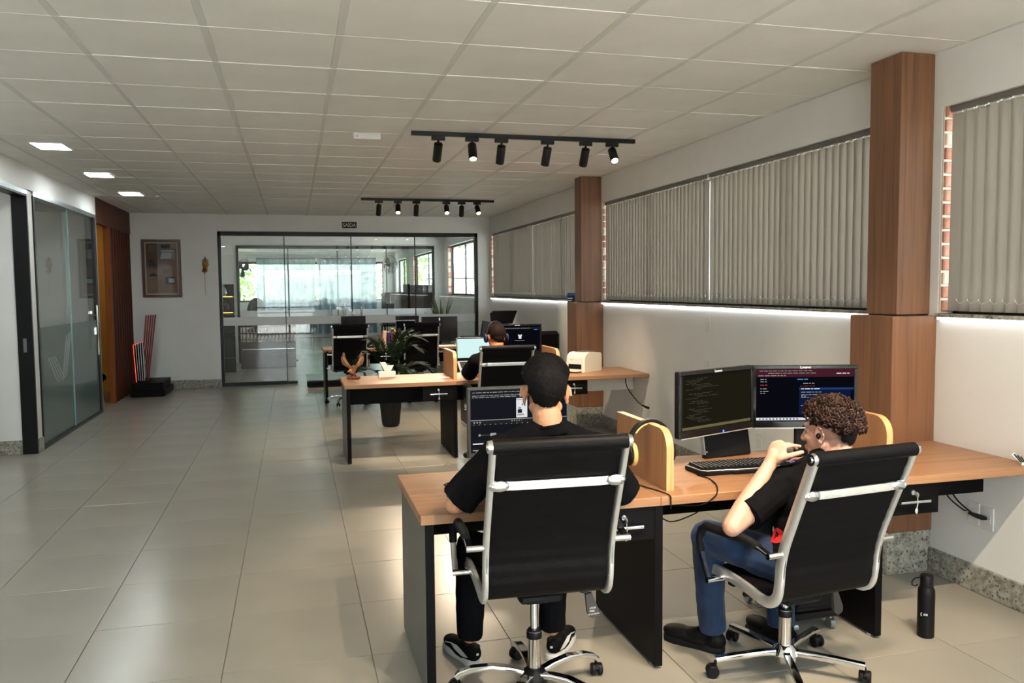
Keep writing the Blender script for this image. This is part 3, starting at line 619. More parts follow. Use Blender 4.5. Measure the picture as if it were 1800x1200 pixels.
# ================================================================== OFFICE CHAIRS
def chair(lab, x, y, rz, dz=0.0, arched=False, grp=None, tagtext=False, spin=0.0):
    c = E('office_chair', lab, 'chair', (x, y, 0), rz, grp)
    prof = [(.235, .415), (.225, .447), (.19, .468), (.08, .474), (-.05, .463), (-.14, .449), (-.195, .455), (-.230, .487), (-.243, .54), (-.250, .615), (-.272, .70), (-.312, .80), (-.354, .90), (-.396, 1.0), (-.418, 1.055)]
    # dense profile
    dn = []
    for i in range(len(prof) - 1):
        for k in range(6):
            p0 = Vector(prof[max(0, i - 1)] + (0,)); p1 = Vector(prof[i] + (0,)); p2 = Vector(prof[i + 1] + (0,)); p3 = Vector(prof[min(len(prof) - 1, i + 2)] + (0,)); t = k / 6
            v = .5 * ((2 * p1) + (p2 - p0) * t + (2 * p0 - 5 * p1 + 4 * p2 - p3) * t * t + (3 * p1 - p0 - 3 * p2 + p3) * t ** 3); dn.append((v.x, v.y + dz))
    dn.append((prof[-1][0], prof[-1][1] + dz))
    # sling: ribbed sheet with thickness
    acc = 0; rows = []; W2 = .222
    top = []; bot = []
    for i, (py, pz) in enumerate(dn):
        a = Vector(dn[max(0, i - 1)]); b = Vector(dn[min(len(dn) - 1, i + 1)]); t = (b - a).normalized(); nrm = Vector((t.y, -t.x))
        if i: acc += (Vector(dn[i]) - Vector(dn[i - 1])).length
        rib = .0028 * abs(sin(acc * pi / .052))
        top.append((py - nrm.x * (.007 + rib), pz - nrm.y * (.007 + rib))); bot.append((py + nrm.x * (.007 + rib), pz + nrm.y * (.007 + rib)))
    loop = top + bot[::-1]
    MB().rings([[(xx, a, b) for a, b in loop] for xx in (-W2, -W2 * .97, W2 * .97, W2)]).build('sling', leather, c, 40)
    yt, zt = dn[-1]
    MB().tube([(-W2 - .018, yt - .004, zt + .006), (W2 + .018, yt - .004, zt + .006)], .027, 18).build('head_roll', leather, c)
    for sx in (-1, 1):
        fr = MB().tube([(sx * (W2 + .015), a, b) for a, b in dn[4:]], .01, sq=(.044, .018))
        fo = fr.build('side_frame', brushed, c, 50)
        MB().cyl((sx * (W2 + .018), yt - .004, zt + .006), (sx * (W2 + .034), yt - .004, zt + .006), .025, .022, 16).cyl((sx * (W2 + .03), yt - .004, zt + .006), (sx * (W2 + .038), yt - .004, zt + .006), .010, n=10).build('end_cap', chrome, fo)
        # recessed adjuster on the lower back of the frame
        ad = MB(); k0 = 46; a0, b0 = dn[k0]; a1, b1 = dn[k0 + 12]
        ad.tube([(sx * (W2 + .015), a0 - .011, b0), (sx * (W2 + .015), a1 - .011, b1)], .006, 8, sq=(.018, .006)).ell((sx * (W2 + .013), a0 - .013, b0), (.009, .006, .009), n=10, m=6).ell((sx * (W2 + .013), a1 - .013, b1), (.009, .006, .009), n=10, m=6); ad.build('adjuster', chrome, fo)
        # armrest
        ax = sx * (W2 + .075); zr = .665 + dz; zf = .445 + dz; yr = -.262; yf = .125
        ar = MB().cyl((sx * (W2 + .01), yr, zr), (ax + sx * .012, yr, zr), .0125, n=12).tube([(ax, yr, zr), (ax, yr + .05, zr + .012), (ax, yr + .075, zr + .016)], .01, 8, sq=(.024, .012))
        ar.build('rear_arm_bracket', chrome, c)
        ar = MB().cyl((sx * (W2 + .0), yf, zf), (ax + sx * .012, yf, zf), .0125, n=12).tube([(ax, yf, zf), (ax, yf + .03, zf + .05), (ax, yf + .055, zf + .11)], .01, 8, sq=(.024, .012))
        ao = ar.build('front_arm_bracket', chrome, c)
        MB().tube([(ax, yf + .055, zf + .11), (ax, yf + .068, zf + .165), (ax, yf + .055, zf + .205), (ax, yf + .02, zf + .228), (ax, -.05, zf + .238), (ax, yr + .13, zr + .024), (ax, yr + .07, zr + .016)], [.016, .017, .018, .019, .019, .018, .015], 12).build('arm_pad', rubber, ao)
    # cross bars
    i = 73; py, pz = dn[i]; yb = py - .022
    MB().tube([(-W2 - .008, py - .006, pz), (-W2 + .02, yb, pz), (-W2 + .075, yb, pz - .002), (W2 - .075, yb, pz - .002), (W2 - .02, yb, pz), (W2 + .008, py - .006, pz)], .01, sq=(.012, .030)).build('back_bar', brushed, c, 50)
    for sx in (-1, 1):
        MB().ell((sx * (W2 - .012), yb - .004, pz), (.038, .010, .021), n=12, m=7).ell((sx * (W2 + .012), yb - .007, pz), (.010, .008, .010), n=10, m=6).build('bar_bracket', chrome, c)
    MB().box(-W2 - .01, W2 + .01, .05, .085, .43 + dz, .447 + dz, .003).box(-W2 - .01, W2 + .01, -.125, -.09, .417 + dz, .434 + dz, .003).build('seat_bar', black_m, c)
    me_ = MB().box(-.085, .085, -.13, .11, .385 + dz, .425 + dz, .012).box(-.05, .05, -.07, .06, .36 + dz, .39 + dz, .008); mo = me_.build('mechanism', black_p, c)
    lv = MB().tube([(.07, -.03, .40 + dz), (.17, -.05, .395 + dz), (.205, -.06, .385 + dz)], .006, 8); lo = lv.build('lever', black_m, mo)
    tg = MB(Matrix.Translation((.207, -.062, .385 + dz)) @ Matrix.Rotation(radians(-14), 4, 'Y'))
    tg.prism([(-.013, 0), (.013, 0), (.024, -.075), (.020, -.092), (.008, -.101), (-.008, -.101), (-.020, -.092), (-.024, -.075)], -.008, .008, 'xz'); to = tg.build('lever_paddle', noisy_pad, mo)
    if tagtext:
        for k, (tx, w_) in enumerate((('LOCK', .010), ('FREE', .010), ('UP OR DOWN', .0075))):
            text('lever_text', tx, w_, grey_mark, mo, (.207 + .0175 + (-.001, -.004, .0035)[k] + .004 * 0, -.0712, .385 + dz - .058 - k * .0125), (pi / 2, radians(-4), 0), .0003)
    knob = MB().cyl((-.09, .02, .405 + dz), (-.17, .03, .40 + dz), .004, n=8).ell((-.18, .03, .40 + dz), (.016, .012, .012), n=10, m=6).build('tension_knob', black_p, mo)
    # gas lift and star base
    gl = MB().lathe([(.0265, .075), (.0265, .245), (.030, .25), (.030, .265), (.020, .268)], n=20).build('column_sleeve', chrome, c)
    MB().lathe([(.0155, .262), (.0155, .372 + dz)], n=16).build('gas_lift', chrome, c); MB().lathe([(.031, .236), (.031, .262), (.024, .272)], n=18).build('lift_collar', black_p, c)
    MB().lathe([(.02, .04), (.052, .045), (.058, .075), (.045, .10), (.03, .115)], n=20).build('hub', black_p if arched else chrome, c)
    for k in range(5):
        a = spin + k * 2 * pi / 5; dx, dy = cos(a), sin(a); RL = .315
        if arched: pts = [(.03, .088), (.09, .102), (.17, .110), (.25, .100), (.30, .082), (RL, .066)]; sq = (.036, .022)
        else: pts = [(.03, .082), (.12, .083), (.22, .080), (RL, .074)]; sq = (.030, .024)
        MB().tube([(r_ * dx, r_ * dy, z) for r_, z in pts], .01, sq=sq).build('base_leg', chrome, c, 50)
        cs = MB(); cxx, cyy = RL * dx, RL * dy; b = a + 1.1 + k * .9; ox, oy = cos(b), sin(b)
        cs.cyl((cxx, cyy, .045), (cxx, cyy, .07), .006, n=8)
        cx2, cy2 = cxx - ox * .012, cyy - oy * .012
        for s2 in (-1, 1):
            p0 = Vector((cx2 - oy * s2 * .008, cy2 + ox * s2 * .008, .0265)); p1 = Vector((cx2 - oy * s2 * .024, cy2 + ox * s2 * .024, .0265)); cs.tube([p0, p0 + (p1 - p0) * .7, p1], [.0262, .0262, .022], 14)
        cs.ell((cx2, cy2, .034), (.023, .023, .018), n=10, m=6); cs.build('caster', black_p, c)
    return c
noisy_pad = mat('lever_grey', (0.045, 0.04, 0.036, 1), 0.5)
chair('black ribbed office chair with chrome frame, under the person with straight black hair', .897, 3.075, radians(-3), .035, True, None, True, radians(21))
chair('black office chair with chrome frame, under the curly haired person', 1.980, 2.985, radians(7), -.055, False, None, False, radians(25))
chair('black office chair at the middle desk, under the person with headphones', 1.86, 7.52, radians(-2), .03, True, None, False, radians(10))
chair('empty black office chair at the far desk, left one, behind the eagle figurine', .74, 11.86, radians(0), .06, True, None, False, radians(20))
chair('empty black office chair at the far desk, right one, partly behind the palm', 1.755, 11.86, radians(-3), .06, True, None, False, radians(20))
# ================================================================== SCREENS AND DESK THINGS
def ui(parent, x0, x1, z0, z1, y, rects, base):
    """a lit screen: a base rectangle and flat interface blocks a hair in front of it; rects in 0..1 from the top left"""
    ks = [base]; mb = MB()
    mb.box(x0, x1, y - .0006, y, z0, z1)
    for k, (a, b, c, d, key) in enumerate(rects):
        if key not in ks: ks.append(key)
        mb.cur = ks.index(key); yy = y - .0007 - .00002 * k
        mb.quad((x0 + a * (x1 - x0), yy, z1 - d * (z1 - z0)), (x0 + c * (x1 - x0), yy, z1 - d * (z1 - z0)), (x0 + c * (x1 - x0), yy, z1 - b * (z1 - z0)), (x0 + a * (x1 - x0), yy, z1 - b * (z1 - z0)))
    return mb.build('screen', [scr[k] for k in ks], parent, None)
def words_row(rects, x, y, h, n, key, rng, mx=.97):
    for _ in range(n):
        w = rng.uniform(.015, .06)
        if x + w > mx: break
        rects.append((x, y, x + w, y + h, key)); x += w + .010
def monitor(lab, x, y, z, rz, w, h, rects, base, brand=None, stand='plate', foot=None, led_x=None, bezel=.018, tilt=0.0, bmat=None):
    m = E('monitor', lab, 'monitor', (x, y, z), rz); bmat = bmat or black_p
    H = h
    bd = MB(); bd.box(-w / 2, w / 2, -.012, .022, 0, H, .005).box(-w * .36, w * .36, .02, .045, H * .14, H * .84, .012); bd.build('casing', bmat, m)
    fr = MB(); b = bezel; bb = bezel * 1.9
    fr.box(-w / 2, w / 2, -.017, -.011, H - b, H, .002).box(-w / 2, w / 2, -.017, -.011, 0, bb, .002).box(-w / 2, -w / 2 + b, -.017, -.011, bb, H - b, .002).box(w / 2 - b, w / 2, -.017, -.011, bb, H - b, .002); fr.build('bezel', black_g if bmat is black_p else bmat, m)
    if rects == []: B('screen', black_g, m, -w / 2 + b, w / 2 - b, -.0130, -.0120, bb, H - b)
    elif rects is not None: ui(m, -w / 2 + b, w / 2 - b, bb, H - b, -.0125, rects, base)
    if brand: text('brand_lettering', brand, .0185, grey_mark, m, (0, -.0176, H - b * .52), (pi / 2, 0, 0), .0004)
    if led_x is not None: MB().ell((led_x, -.018, .008), (.005, .003, .006), n=8, m=5).build('power_light', blue_led, m); B('lower_trim', silver, m, -w / 2 + .01, w / 2 - .01, -.018, .0, -.003, .001)
    if stand == 'post':
        g = z - .7505
        s_ = MB().box(-.035, .035, .03, .05, -g + .012, H * .5, .006).box(-.12, .12, -.07, .10, -g, -g + .014, .006); s_.build('stand', bmat, m)
    return m
rng = random.Random(3)
# left monitor: dim code editor
R1 = [(0, 0, 1, .045, 'dark'), (0, .935, 1, .985, 'taskbar_olive')]
for k in range(30):
    yy = .07 + k * .027
    if rng.random() < .82: words_row(R1, .05 + rng.choice((0, .04, .08, .12, .16)), yy, .009, rng.randint(2, 7), 'code', rng, .8)
MON_RZ_L = atan2(.20, .51)
monitor('black monitor angled left showing dim lines of code, at the front desk', 1.985, 3.60, .912, MON_RZ_L, .545, .318, R1, 'olive', 'Lenovo', None, led_x=0.04)
R2 = [(0, 0, 1, .155, 'maroon'), (0, .155, .36, .93, 'black'), (.36, .2, 1, .9, 'black'), (.44, .36, 1, .40, 'blue'), (.44, .40, .97, .88, 'navy'), (0, .935, 1, .985, 'white')]
words_row(R2, .03, .03, .010, 12, 'line', rng); words_row(R2, .12, .075, .010, 9, 'line', rng, .7); words_row(R2, .02, .12, .012, 6, 'line', rng, .5); words_row(R2, .82, .08, .016, 4, 'white', rng)
for yy, c in ((.19, 'line'), (.235, 'line'), (.30, 'red'), (.37, 'line'), (.42, 'line'), (.455, 'line')): words_row(R2, .04, yy, .013, 2, c, rng, .3)
words_row(R2, .42, .19, .016, 2, 'cyan', rng, .56); words_row(R2, .48, .27, .012, 3, 'line', rng, .7); words_row(R2, .45, .325, .006, 4, 'red', rng, .7); words_row(R2, .46, .375, .014, 4, 'white', rng, .7)
for yy in (.44, .49, .515, .54, .70): words_row(R2, .46, yy, .011, rng.randint(2, 6), 'line', rng, .9)
for k in range(12): R2.append((.03 + k * .035, .948, .045 + k * .035, .972, 'blue' if k % 3 else 'grey'))
monitor('black monitor showing a dark web page with maroon top bar, behind the curly head', 2.505, 3.635, .908, atan2(-.14, .51), .53, .318, R2, 'black', 'Lenovo', 'post', led_x=0.0)
mc = E('mini_computer', 'flat black upright stand with silver edge under the left monitor', 'computer stand', (2.15, 3.775, .7505), radians(8))
mb = MB(Matrix.Rotation(radians(-12), 4, 'X')); mb.box(-.145, .145, -.016, .016, .003, .165, .004).build('plate', black_p, mc)
mb = MB(Matrix.Rotation(radians(-12), 4, 'X')); mb.box(-.147, -.141, -.018, .012, .02, .16, .001).box(-.138, -.128, -.0175, -.0155, .03, .036).box(.10, .112, -.0175, -.0155, .135, .139).box(-.147, .147, -.018, .014, .158, .168, .002).build('edge_trim', silver, mc)
# person one's screen: video editor
R3 = [(0, 0, 1, .06, 'grey'), (0, .06, 1, .14, 'grey'), (.0, .14, 1, .47, 'panel'), (.47, .15, .585, .46, 'white'), (.47, .165, .585, .18, 'line'), (0, .475, 1, .485, 'line'), (0, .485, 1, .56, 'grey'), (0, .56, 1, 1, 'panel'), (.08, .715, .9, .724, 'gold'), (0, .80, 1, .81, 'grey'), (0, .92, 1, .93, 'grey')]
for yy, n in ((.035, 12), (.085, 16), (.11, 9)): words_row(R3, .02, yy, .009, n, 'line', rng)
R3 += [(.485, .33, .53, .39, 'grey'), (.49, .29, .52, .33, 'line'), (.53, .24, .54, .27, 'grey'), (.555, .25, .565, .28, 'grey'), (.48, .40, .55, .43, 'line')]
for k in range(3): R3.append((.03 + k * .03, .505, .045 + k * .03, .525, 'line'))
for k in range(5): R3.append((.42 + k * .025, .50, .43 + k * .025, .515, 'line' if k < 4 else 'red'))
for k in range(16): R3.append((.03 + k * .055, .545, .04 + k * .055, .553, 'line'))
R3 += [(.02, .845, .16, .865, 'white'), (.02, .95, .08, .965, 'line'), (.05, .975, .1, .99, 'line'), (.08, .70, .10, .735, 'line'), (.2, .69, .26, .735, 'line'), (.8, .69, .88, .71, 'line')]
monitor('thin grey framed display with a dark video editing screen on the front desk', 1.00, 3.66, .852, radians(-1), .485, .325, R3, 'panel', None, 'post', bezel=.012, bmat=mat('slate_plastic', (0.045, 0.048, 0.048, 1), .45))
# middle desk: laptop and monitor
R4 = [(.0, .93, 1, 1, 'black')]
def laptop(lab, x, y, z, rz, w=.36, tilt=radians(22), screen='pale', stand=True):
    l = E('laptop', lab, 'laptop', (x, y, z), rz)
    T1 = Matrix.Translation((0, 0, .08)) @ Matrix.Rotation(tilt, 4, 'X') if stand else Matrix.Translation((0, 0, .004))
    d = .245
    MB(T1).box(-w / 2, w / 2, -d / 2, d / 2, 0, .014, .004).build('base', silver, l)
    kb = MB(T1); kb.box(-w * .44, w * .44, -.02, .10, .0141, .0148); ko = kb.build('keyboard', mat('key_well', (.10, .10, .10, 1), .6), l)
    ks = MB(T1)
    for r in range(5):
        for c in range(15): ks.box(-w * .435 + c * w * .058, -w * .435 + c * w * .058 + w * .050, -.016 + r * .0232, .002 + r * .0232, .0147, .0168)
    ks_o = ks.build('keys', black_p, ko, None); ks_o['kind'] = 'stuff'
    MB(T1).box(-.06, .05, -.105, -.035, .0141, .0146).build('touchpad', steel, l)
    MB(T1).ell((-w / 2 + .035, -.10, .0143), (.012, .012, .0006), n=12, m=5).build('sticker', mat('sticker_blue', (.05, .3, .7, 1), .5), l)
    T2 = T1 @ Matrix.Translation((0, d / 2, .012)) @ Matrix.Rotation(radians(-8) - (tilt if stand else 0) * .85, 4, 'X')
    MB(T2).box(-w / 2, w / 2, -.002, .006, 0, .235, .003).build('lid', silver, l)
    MB(T2).box(-w / 2 + .003, w / 2 - .003, -.004, -.002, .003, .232).build('bezel', black_g, l)
    rr = [(0, .945, 1, 1, 'dark')]; words_row(rr, .03, .962, .012, 5, 'line', rng, .4)
    mb = MB(T2); ks2 = [screen, 'dark', 'line']; mb.box(-w / 2 + .009, w / 2 - .009, -.0046, -.004, .022, .222)
    mb.cur = 1; mb.quad((-w / 2 + .009, -.0047, .022), (w / 2 - .009, -.0047, .022), (w / 2 - .009, -.0047, .030), (-w / 2 + .009, -.0047, .030))
    mb.build('screen', [scr[k] for k in ks2], l, None)
    if stand:
        st = MB(); st.box(-.13, -.10, -.10, .11, 0, .008, .002).box(.10, .13, -.10, .11, 0, .008, .002).box(-.13, .13, .09, .11, 0, .11, .003)
        for sx in (-.115, .115): st.tube([(sx, -.10, .006), (sx, -.115, .03)], .006, 6); st.tube([(sx, .1, .01), (sx, .11, .13)], .007, 6)
        st.build('riser', black_m, l)
    return l
laptop('silver laptop with a blank pale screen, raised on a stand at the middle desk', 1.765, 8.02, .7505, radians(0), .375, radians(27))
laptop('small white-keyed laptop on the far desk, beside the divider', 1.66, 12.50, .7505, radians(3), .30, radians(35), 'black')
R5 = [(0, .06, 1, .12, 'grey'), (0, .12, .13, 1, 'grey'), (.13, .12, 1, .94, 'black'), (.87, .14, .95, .165, 'cyan')]
words_row(R5, .15, .085, .012, 14, 'line', rng, .86)
for k in range(11): words_row(R5, .015, .18 + k * .065, .015, 1, 'line', rng, .12)
R5 += [(.52, .36, .60, .40, 'white'), (.53, .40, .59, .50, 'white'), (.575, .33, .60, .38, 'white'), (.52, .33, .545, .38, 'white'), (.44, .56, .66, .572, 'line'), (.47, .60, .63, .608, 'grey'), (.02, .955, .98, .985, 'grey')]
monitor('black monitor with dark interface and small white cat-like mark on the middle desk', 2.235, 8.21, .935, radians(-2), .52, .318, R5, 'black', 'Lenovo', 'post')
# far desk monitors seen from behind: turned away from the camera
def back_monitor(lab, x, y, z, rz, w, h): return monitor(lab, x, y, z, rz + pi, w, h, None, None, None, 'post')
monitor('black monitor on the far desk above the left empty chair', .875, 12.74, .88, radians(2), .37, .34, [], 'black', None, 'post')
monitor('black monitor on the far desk above the right empty chair, middle one', 1.70, 12.74, .87, radians(-2), .36, .34, [], 'black', None, 'post')
mm = monitor('large black monitor with a silver mark on the far desk', 2.20, 12.70, .80, radians(-4), .56, .39, [], 'black', None, 'post')
MB().ell((0, -.019, .35), (.012, .002, .026), n=12, m=7).build('silver_mark', silver, mm)
# keyboard, mouse, headphones and cables on the front desk
kb = E('keyboard', 'black mechanical keyboard in front of the angled monitors', 'keyboard', (2.06, 3.49, .7505), radians(0))
pl = [(-.25, .075), (-.265, .055), (-.25, -.07), (-.225, -.09), (-.10, -.09), (-.09, -.098), (.09, -.098), (.10, -.09), (.235, -.088), (.255, -.06), (.26, .06), (.245, .078)]
MB().rings([[(a * s_, b * s_, z) for a, b in pl] for z, s_ in ((0, .97), (.008, 1), (.020, 1), (.026, .96))]).build('case', black_p, kb)
MB().tube([(a * .985, b * .985, .0245) for a, b in pl], .002, 6, closed=True).build('rim_light_strip', silver, kb)
ks = MB()
for r in range(6):
    for c in range(21):
        if c in (15, 19) and r < 2: pass
        x_ = -.232 + c * .0223; y_ = -.058 + r * .0215 + (.004 if r == 5 else 0); ks.rings([[(x_ + sx * q, y_ + sy * q, z) for sx, sy in ((-1, -1), (1, -1), (1, 1), (-1, 1))] for q, z in ((.0098, .026), (.0098, .030), (.0078, .037))])
o = ks.build('keycaps', black_p, kb, None); o['kind'] = 'stuff'
mb = MB()
for r in range(6):
    for c in range(21):
        x_ = -.232 + c * .0223; y_ = -.058 + r * .0215; mb.box(x_ - .0025, x_ + .0025, y_ - .003, y_ + .003, .0369, .0373)
o = mb.build('key_legends', mat('legend_grey', (.35, .35, .36, 1), .5), kb, None); o['kind'] = 'stuff'
ms = E('computer_mouse', 'black mouse with violet light under the curly haired person\'s hand', 'mouse', (2.385, 3.475, .7605), radians(20))
MB().ell((0, 0, .014), (.031, .058, .024), n=18, m=9).build('shell', black_p, ms); MB().tube([(.032 * cos(t), .059 * sin(t), .010) for t in [k * pi / 12 for k in range(24)]], .0022, 6, closed=True).build('light_ring', emis('violet_led', (.25, .12, 1, 1), 1.5), ms)
def cable(lab, pts, r=.003, m=None, cat='cable', plug=None):
    P = [Vector(p) for p in pts]; out = []
    for i in range(len(P) - 1):
        p0 = P[max(0, i - 1)]; p1 = P[i]; p2 = P[i + 1]; p3 = P[min(len(P) - 1, i + 2)]
        for k in range(8):
            t = k / 8; out.append(.5 * ((2 * p1) + (p2 - p0) * t + (2 * p0 - 5 * p1 + 4 * p2 - p3) * t * t + (3 * p1 - p0 - 3 * p2 + p3) * t ** 3))
    out.append(P[-1]); c0 = P[0]
    e = E('cable', lab, cat, c0)
    MB(Matrix.Translation(-c0)).tube(out, r, 7).build('cord', m or rubber, e)
    if plug: MB(Matrix.Translation(-c0)).tube(plug, [.007, .012, .013, .008], 10).build('plug', rubber, e)
    return e
cable('keyboard cable running over the front edge of the desk', [(1.835, 3.47, .756), (1.80, 3.43, .755), (1.815, 3.36, .7545), (1.80, 3.27, .7545), (1.77, 3.19, .7545), (1.735, 3.125, .754), (1.715, 3.112, .735), (1.66, 3.13, .70), (1.56, 3.2, .69)])
cable('headphone cable looping over the desk edge beside the divider', [(1.45, 3.36, .757), (1.47, 3.29, .7545), (1.50, 3.20, .7545), (1.51, 3.122, .7545), (1.512, 3.113, .735), (1.512, 3.113, .70)])
cable('thin cable hanging under the front desk beside the blue jeans', [(1.49, 3.16, .65), (1.58, 3.25, .60), (1.70, 3.34, .585), (1.83, 3.42, .60), (1.96, 3.55, .64), (2.1, 3.7, .69)])
cable('short dark cable lying on the left part of the front desk', [(.66, 3.62, .7545), (.63, 3.58, .7545), (.66, 3.56, .7545), (.70, 3.60, .7545), (.74, 3.585, .7545), (.80, 3.63, .7545)], .0025)
hp = E('headphones', 'black headphones with cream ear pads and orange lights hung over the divider', 'headphones', (1.55, 3.41, .806))
arc = [(.098 * cos(t), 0, .115 + .105 * sin(t)) for t in [k * pi / 18 for k in range(0, 19)]]
MB().tube(arc, .01, sq=(.030, .014)).build('headband', black_p, hp)
MB().tube([(.088 * cos(t), 0, .115 + .093 * sin(t)) for t in [k * pi / 16 for k in range(3, 14)]], .01, sq=(.026, .008)).build('head_pad', mat('cream_pad', S(206, 178, 112), .7), hp)
for sx in (-1, 1):
    cu = MB().ell((sx * .103, 0, .07), (.020, .043, .052), n=18, m=11).box(sx * .100 - .008, sx * .100 + .008, -.014, .014, .09, .15, .005); co = cu.build('ear_cup', black_p, hp)
    rg = MB(); rg.tube([(sx * .082, .033 * cos(t), .07 + .042 * sin(t)) for t in [k * 2 * pi / 20 for k in range(20)]], .012, 8, closed=True); rg.build('ear_pad', M['cream_pad'], co)
    if sx > 0: continue
    le = MB(); le.tube([(sx * .1235, -.012, .095), (sx * .124, -.002, .082)], .003, 6).tube([(sx * .1235, -.022, .05), (sx * .124, -.008, .046)], .0035, 6); le.build('orange_light', orange_led, co)
    MB().box(sx * .122 - .002, sx * .122 + .002, -.006, .006, .060, .078, .001).build('cup_mark', silver, co)
wb_ = E('white_box', 'small white box on the front desk behind the straight-haired person\'s shoulder', 'box', (1.245, 3.66, .7505), radians(10)); MB().box(-.03, .03, -.045, .045, 0, .09, .008).build('body', white_p, wb_); B('seam', silver, wb_, -.0305, .0305, -.0455, .0455, .02, .022)
def striped_vee(lab, x, y, z, rz, s=1.0):
    v = E('striped_stand', lab, 'ornament', (x, y, z), rz)
    def st(nm, m, pts, y0=-.004, y1=.004):
        return MB().prism([(a * s, b * s) for a, b in pts], y0, y1, 'xz').build(nm, m, v)
    st('backing', white_p, [(-.075, .052), (-.06, .062), (-.012, .0), (.052, .165), (.072, .165), (.074, .15), (.022, 0), (-.022, 0)], -.003, .003)
    st('backing', white_p, [(-.012, 0), (.022, 0), (.074, .15), (.050, .15), (.0, .06)], -.003, .003)
    for k in range(3): st('red_stripe', red_m, [(.004 + k * .012 - .006, .018 + .004 * k), (.010 + k * .012 - .006, .014), (.056 + k * .007, .148), (.0515 + k * .007, .148)], -.0045, .0045)
    for k in range(3): st('black_stripe', black_p, [(-.064 + k * .016, .052 - k * .006), (-.057 + k * .016, .055 - k * .006), (-.018 + k * .008, .004), (-.022 + k * .008, 0)], -.0045, .0045)
    st('foot', white_p, [(-.03, -.0), (.03, 0), (.028, .012), (-.028, .012)], -.025, .025)
    return v
striped_vee('red, white and black striped V ornament beside the curly head', 2.84, 3.60, .7505, radians(-20), .78)
striped_vee('red, white and black striped V ornament at the right end of the front desk', 3.43, 3.17, .7505, radians(-35), .9)
# bottle
bt = E('water_bottle', 'matte black water bottle with a carry loop standing on the floor', 'bottle', (2.80, 3.10, 0))
MB().lathe([(.034, 0), (.037, .004), (.0375, .20), (.0365, .222), (.029, .236)], n=28).build('body', black_p, bt); MB().lathe([(.030, .236), (.030, .242), (.0285, .243), (.0285, .285), (.026, .289)], n=24).build('cap', black_p, bt)
MB().tube([(-.028, 0, .275), (-.05, .0, .268), (-.062, 0, .25), (-.06, 0, .235), (-.048, 0, .232), (-.036, 0, .24)], .003, 7).build('carry_loop', rubber, bt)
text('printed_mark', '( os', .020, grey_mark, bt, (-.012, -.0376, .115), (pi / 2, 0, 0), .0003)
bt.rotation_euler = (0, 0, radians(-35))
# computer tower on a caster cradle
pt = E('computer_tower', 'black computer tower on a clear-castered cradle under the front desk', 'computer', (2.335, 3.50, 0))
B('case', black_p, pt, -.10, .10, -.22, .22, .10, .52, .006); B('cradle', black_p, pt, -.125, .125, -.24, .24, .07, .10, .006); B('front_panel', black_p, pt, -.095, .095, -.226, -.218, .12, .50, .004)
for sx in (-.1, .1):
    for sy in (-.2, .2):
        MB().cyl((sx, sy, .07), (sx, sy, .05), .008, n=8).tube([(sx - .012, sy, .026), (sx + .012, sy, .026)], [.026, .026], 14).build('caster', steel, pt)
# wall plates and plugs
def plate(lab, y, z, w=.075, h=.12, holes=True, plugs=False):
    p = E('wall_plate', lab, 'wall plate', (XR, y, z)); B('cover', white_p, p, -.008, 0, -w / 2, w / 2, -h / 2, h / 2, .003)
    MB().box(-.0105, -.0075, -w * .3, w * .3, -h * .2, h * .2, .001).build('socket', white_p, p)
    if holes: MB().cyl((-.0112, -.012, 0), (-.009, -.012, 0), .0028, n=8).cyl((-.0112, .012, 0), (-.009, .012, 0), .0028, n=8).build('socket_hole', black_p, p)
    return p
plate('left white socket plate low on the wall beside the near column', 3.515, .415)
plate('white socket plate with black plug low on the wall beside the near column', 3.425, .41)
plate('blank white plate on the wall below the wide blind', 6.43, 1.30, .085, .125, False)
plate('small white plate on the wall just above the angled monitors', 6.45, .93, .07, .11)
plate('white socket plate on the wall under the monitors of the front desk', 5.60, .43)
plate('white socket plate near the end of the middle desk, one with the plug', 7.62, .40)
plate('white socket plate near the end of the middle desk, left one', 7.80, .40)
cable('black power cord hanging from the front desk to the wall socket', [(3.36, 3.62, .71), (3.36, 3.60, .60), (3.38, 3.56, .50), (3.415, 3.49, .435), (3.44, 3.44, .415)], .0045, None, 'cable', [(3.405, 3.49, .43), (3.425, 3.46, .42), (3.445, 3.435, .413), (3.46, 3.425, .411)])
cable('black cord ending in a loose tip beside the near wall socket', [(3.35, 3.64, .71), (3.355, 3.645, .60), (3.39, 3.62, .49), (3.43, 3.56, .43), (3.44, 3.54, .425)], .004)
cable('black power cord from the middle desk to the wall socket', [(3.30, 7.85, .71), (3.30, 7.84, .62), (3.34, 7.78, .52), (3.40, 7.70, .43), (3.445, 7.63, .405)], .005, None, 'cable', [(3.41, 7.69, .425), (3.43, 7.65, .41), (3.45, 7.625, .402), (3.46, 7.62, .40)])
# ---- middle desk things
ea = E('eagle_figurine', 'carved brown eagle figurine with raised wings on the middle desk', 'figurine', (.545, 8.14, .7505))
eag1 = noisy('carved_wood', S(112, 66, 30), .45, 60, .4); eag2 = noisy('carved_wood_light', S(168, 116, 54), .4, 60, .4)
rk = MB(); random.seed(5)
for k in range(7): rk.ell((random.uniform(-.04, .05), random.uniform(-.03, .03), .016), (.028, .022, .018), n=8, m=6)
rk.tube([(-.055, -.01, .004), (-.04, 0, .03), (-.01, .005, .04)], [.004, .006, .008], 6); rk.build('rock_base', eag1, ea)
bd = MB(); bd.cap((0, 0, .055), .026, (.005, 0, .115), .022).ell((-.012, -.012, .062), (.026, .024, .02)).cap((.012, .0, .05), .010, (.04, .01, .02), .006); bd.build('body', eag1, ea)
hd = MB(); hd.ell((-.025, -.022, .085), (.018, .018, .018)).tube([(-.038, -.034, .086), (-.052, -.042, .080), (-.055, -.043, .071)], [.007, .004, .001], 6); hd.build('head', eag2, ea)
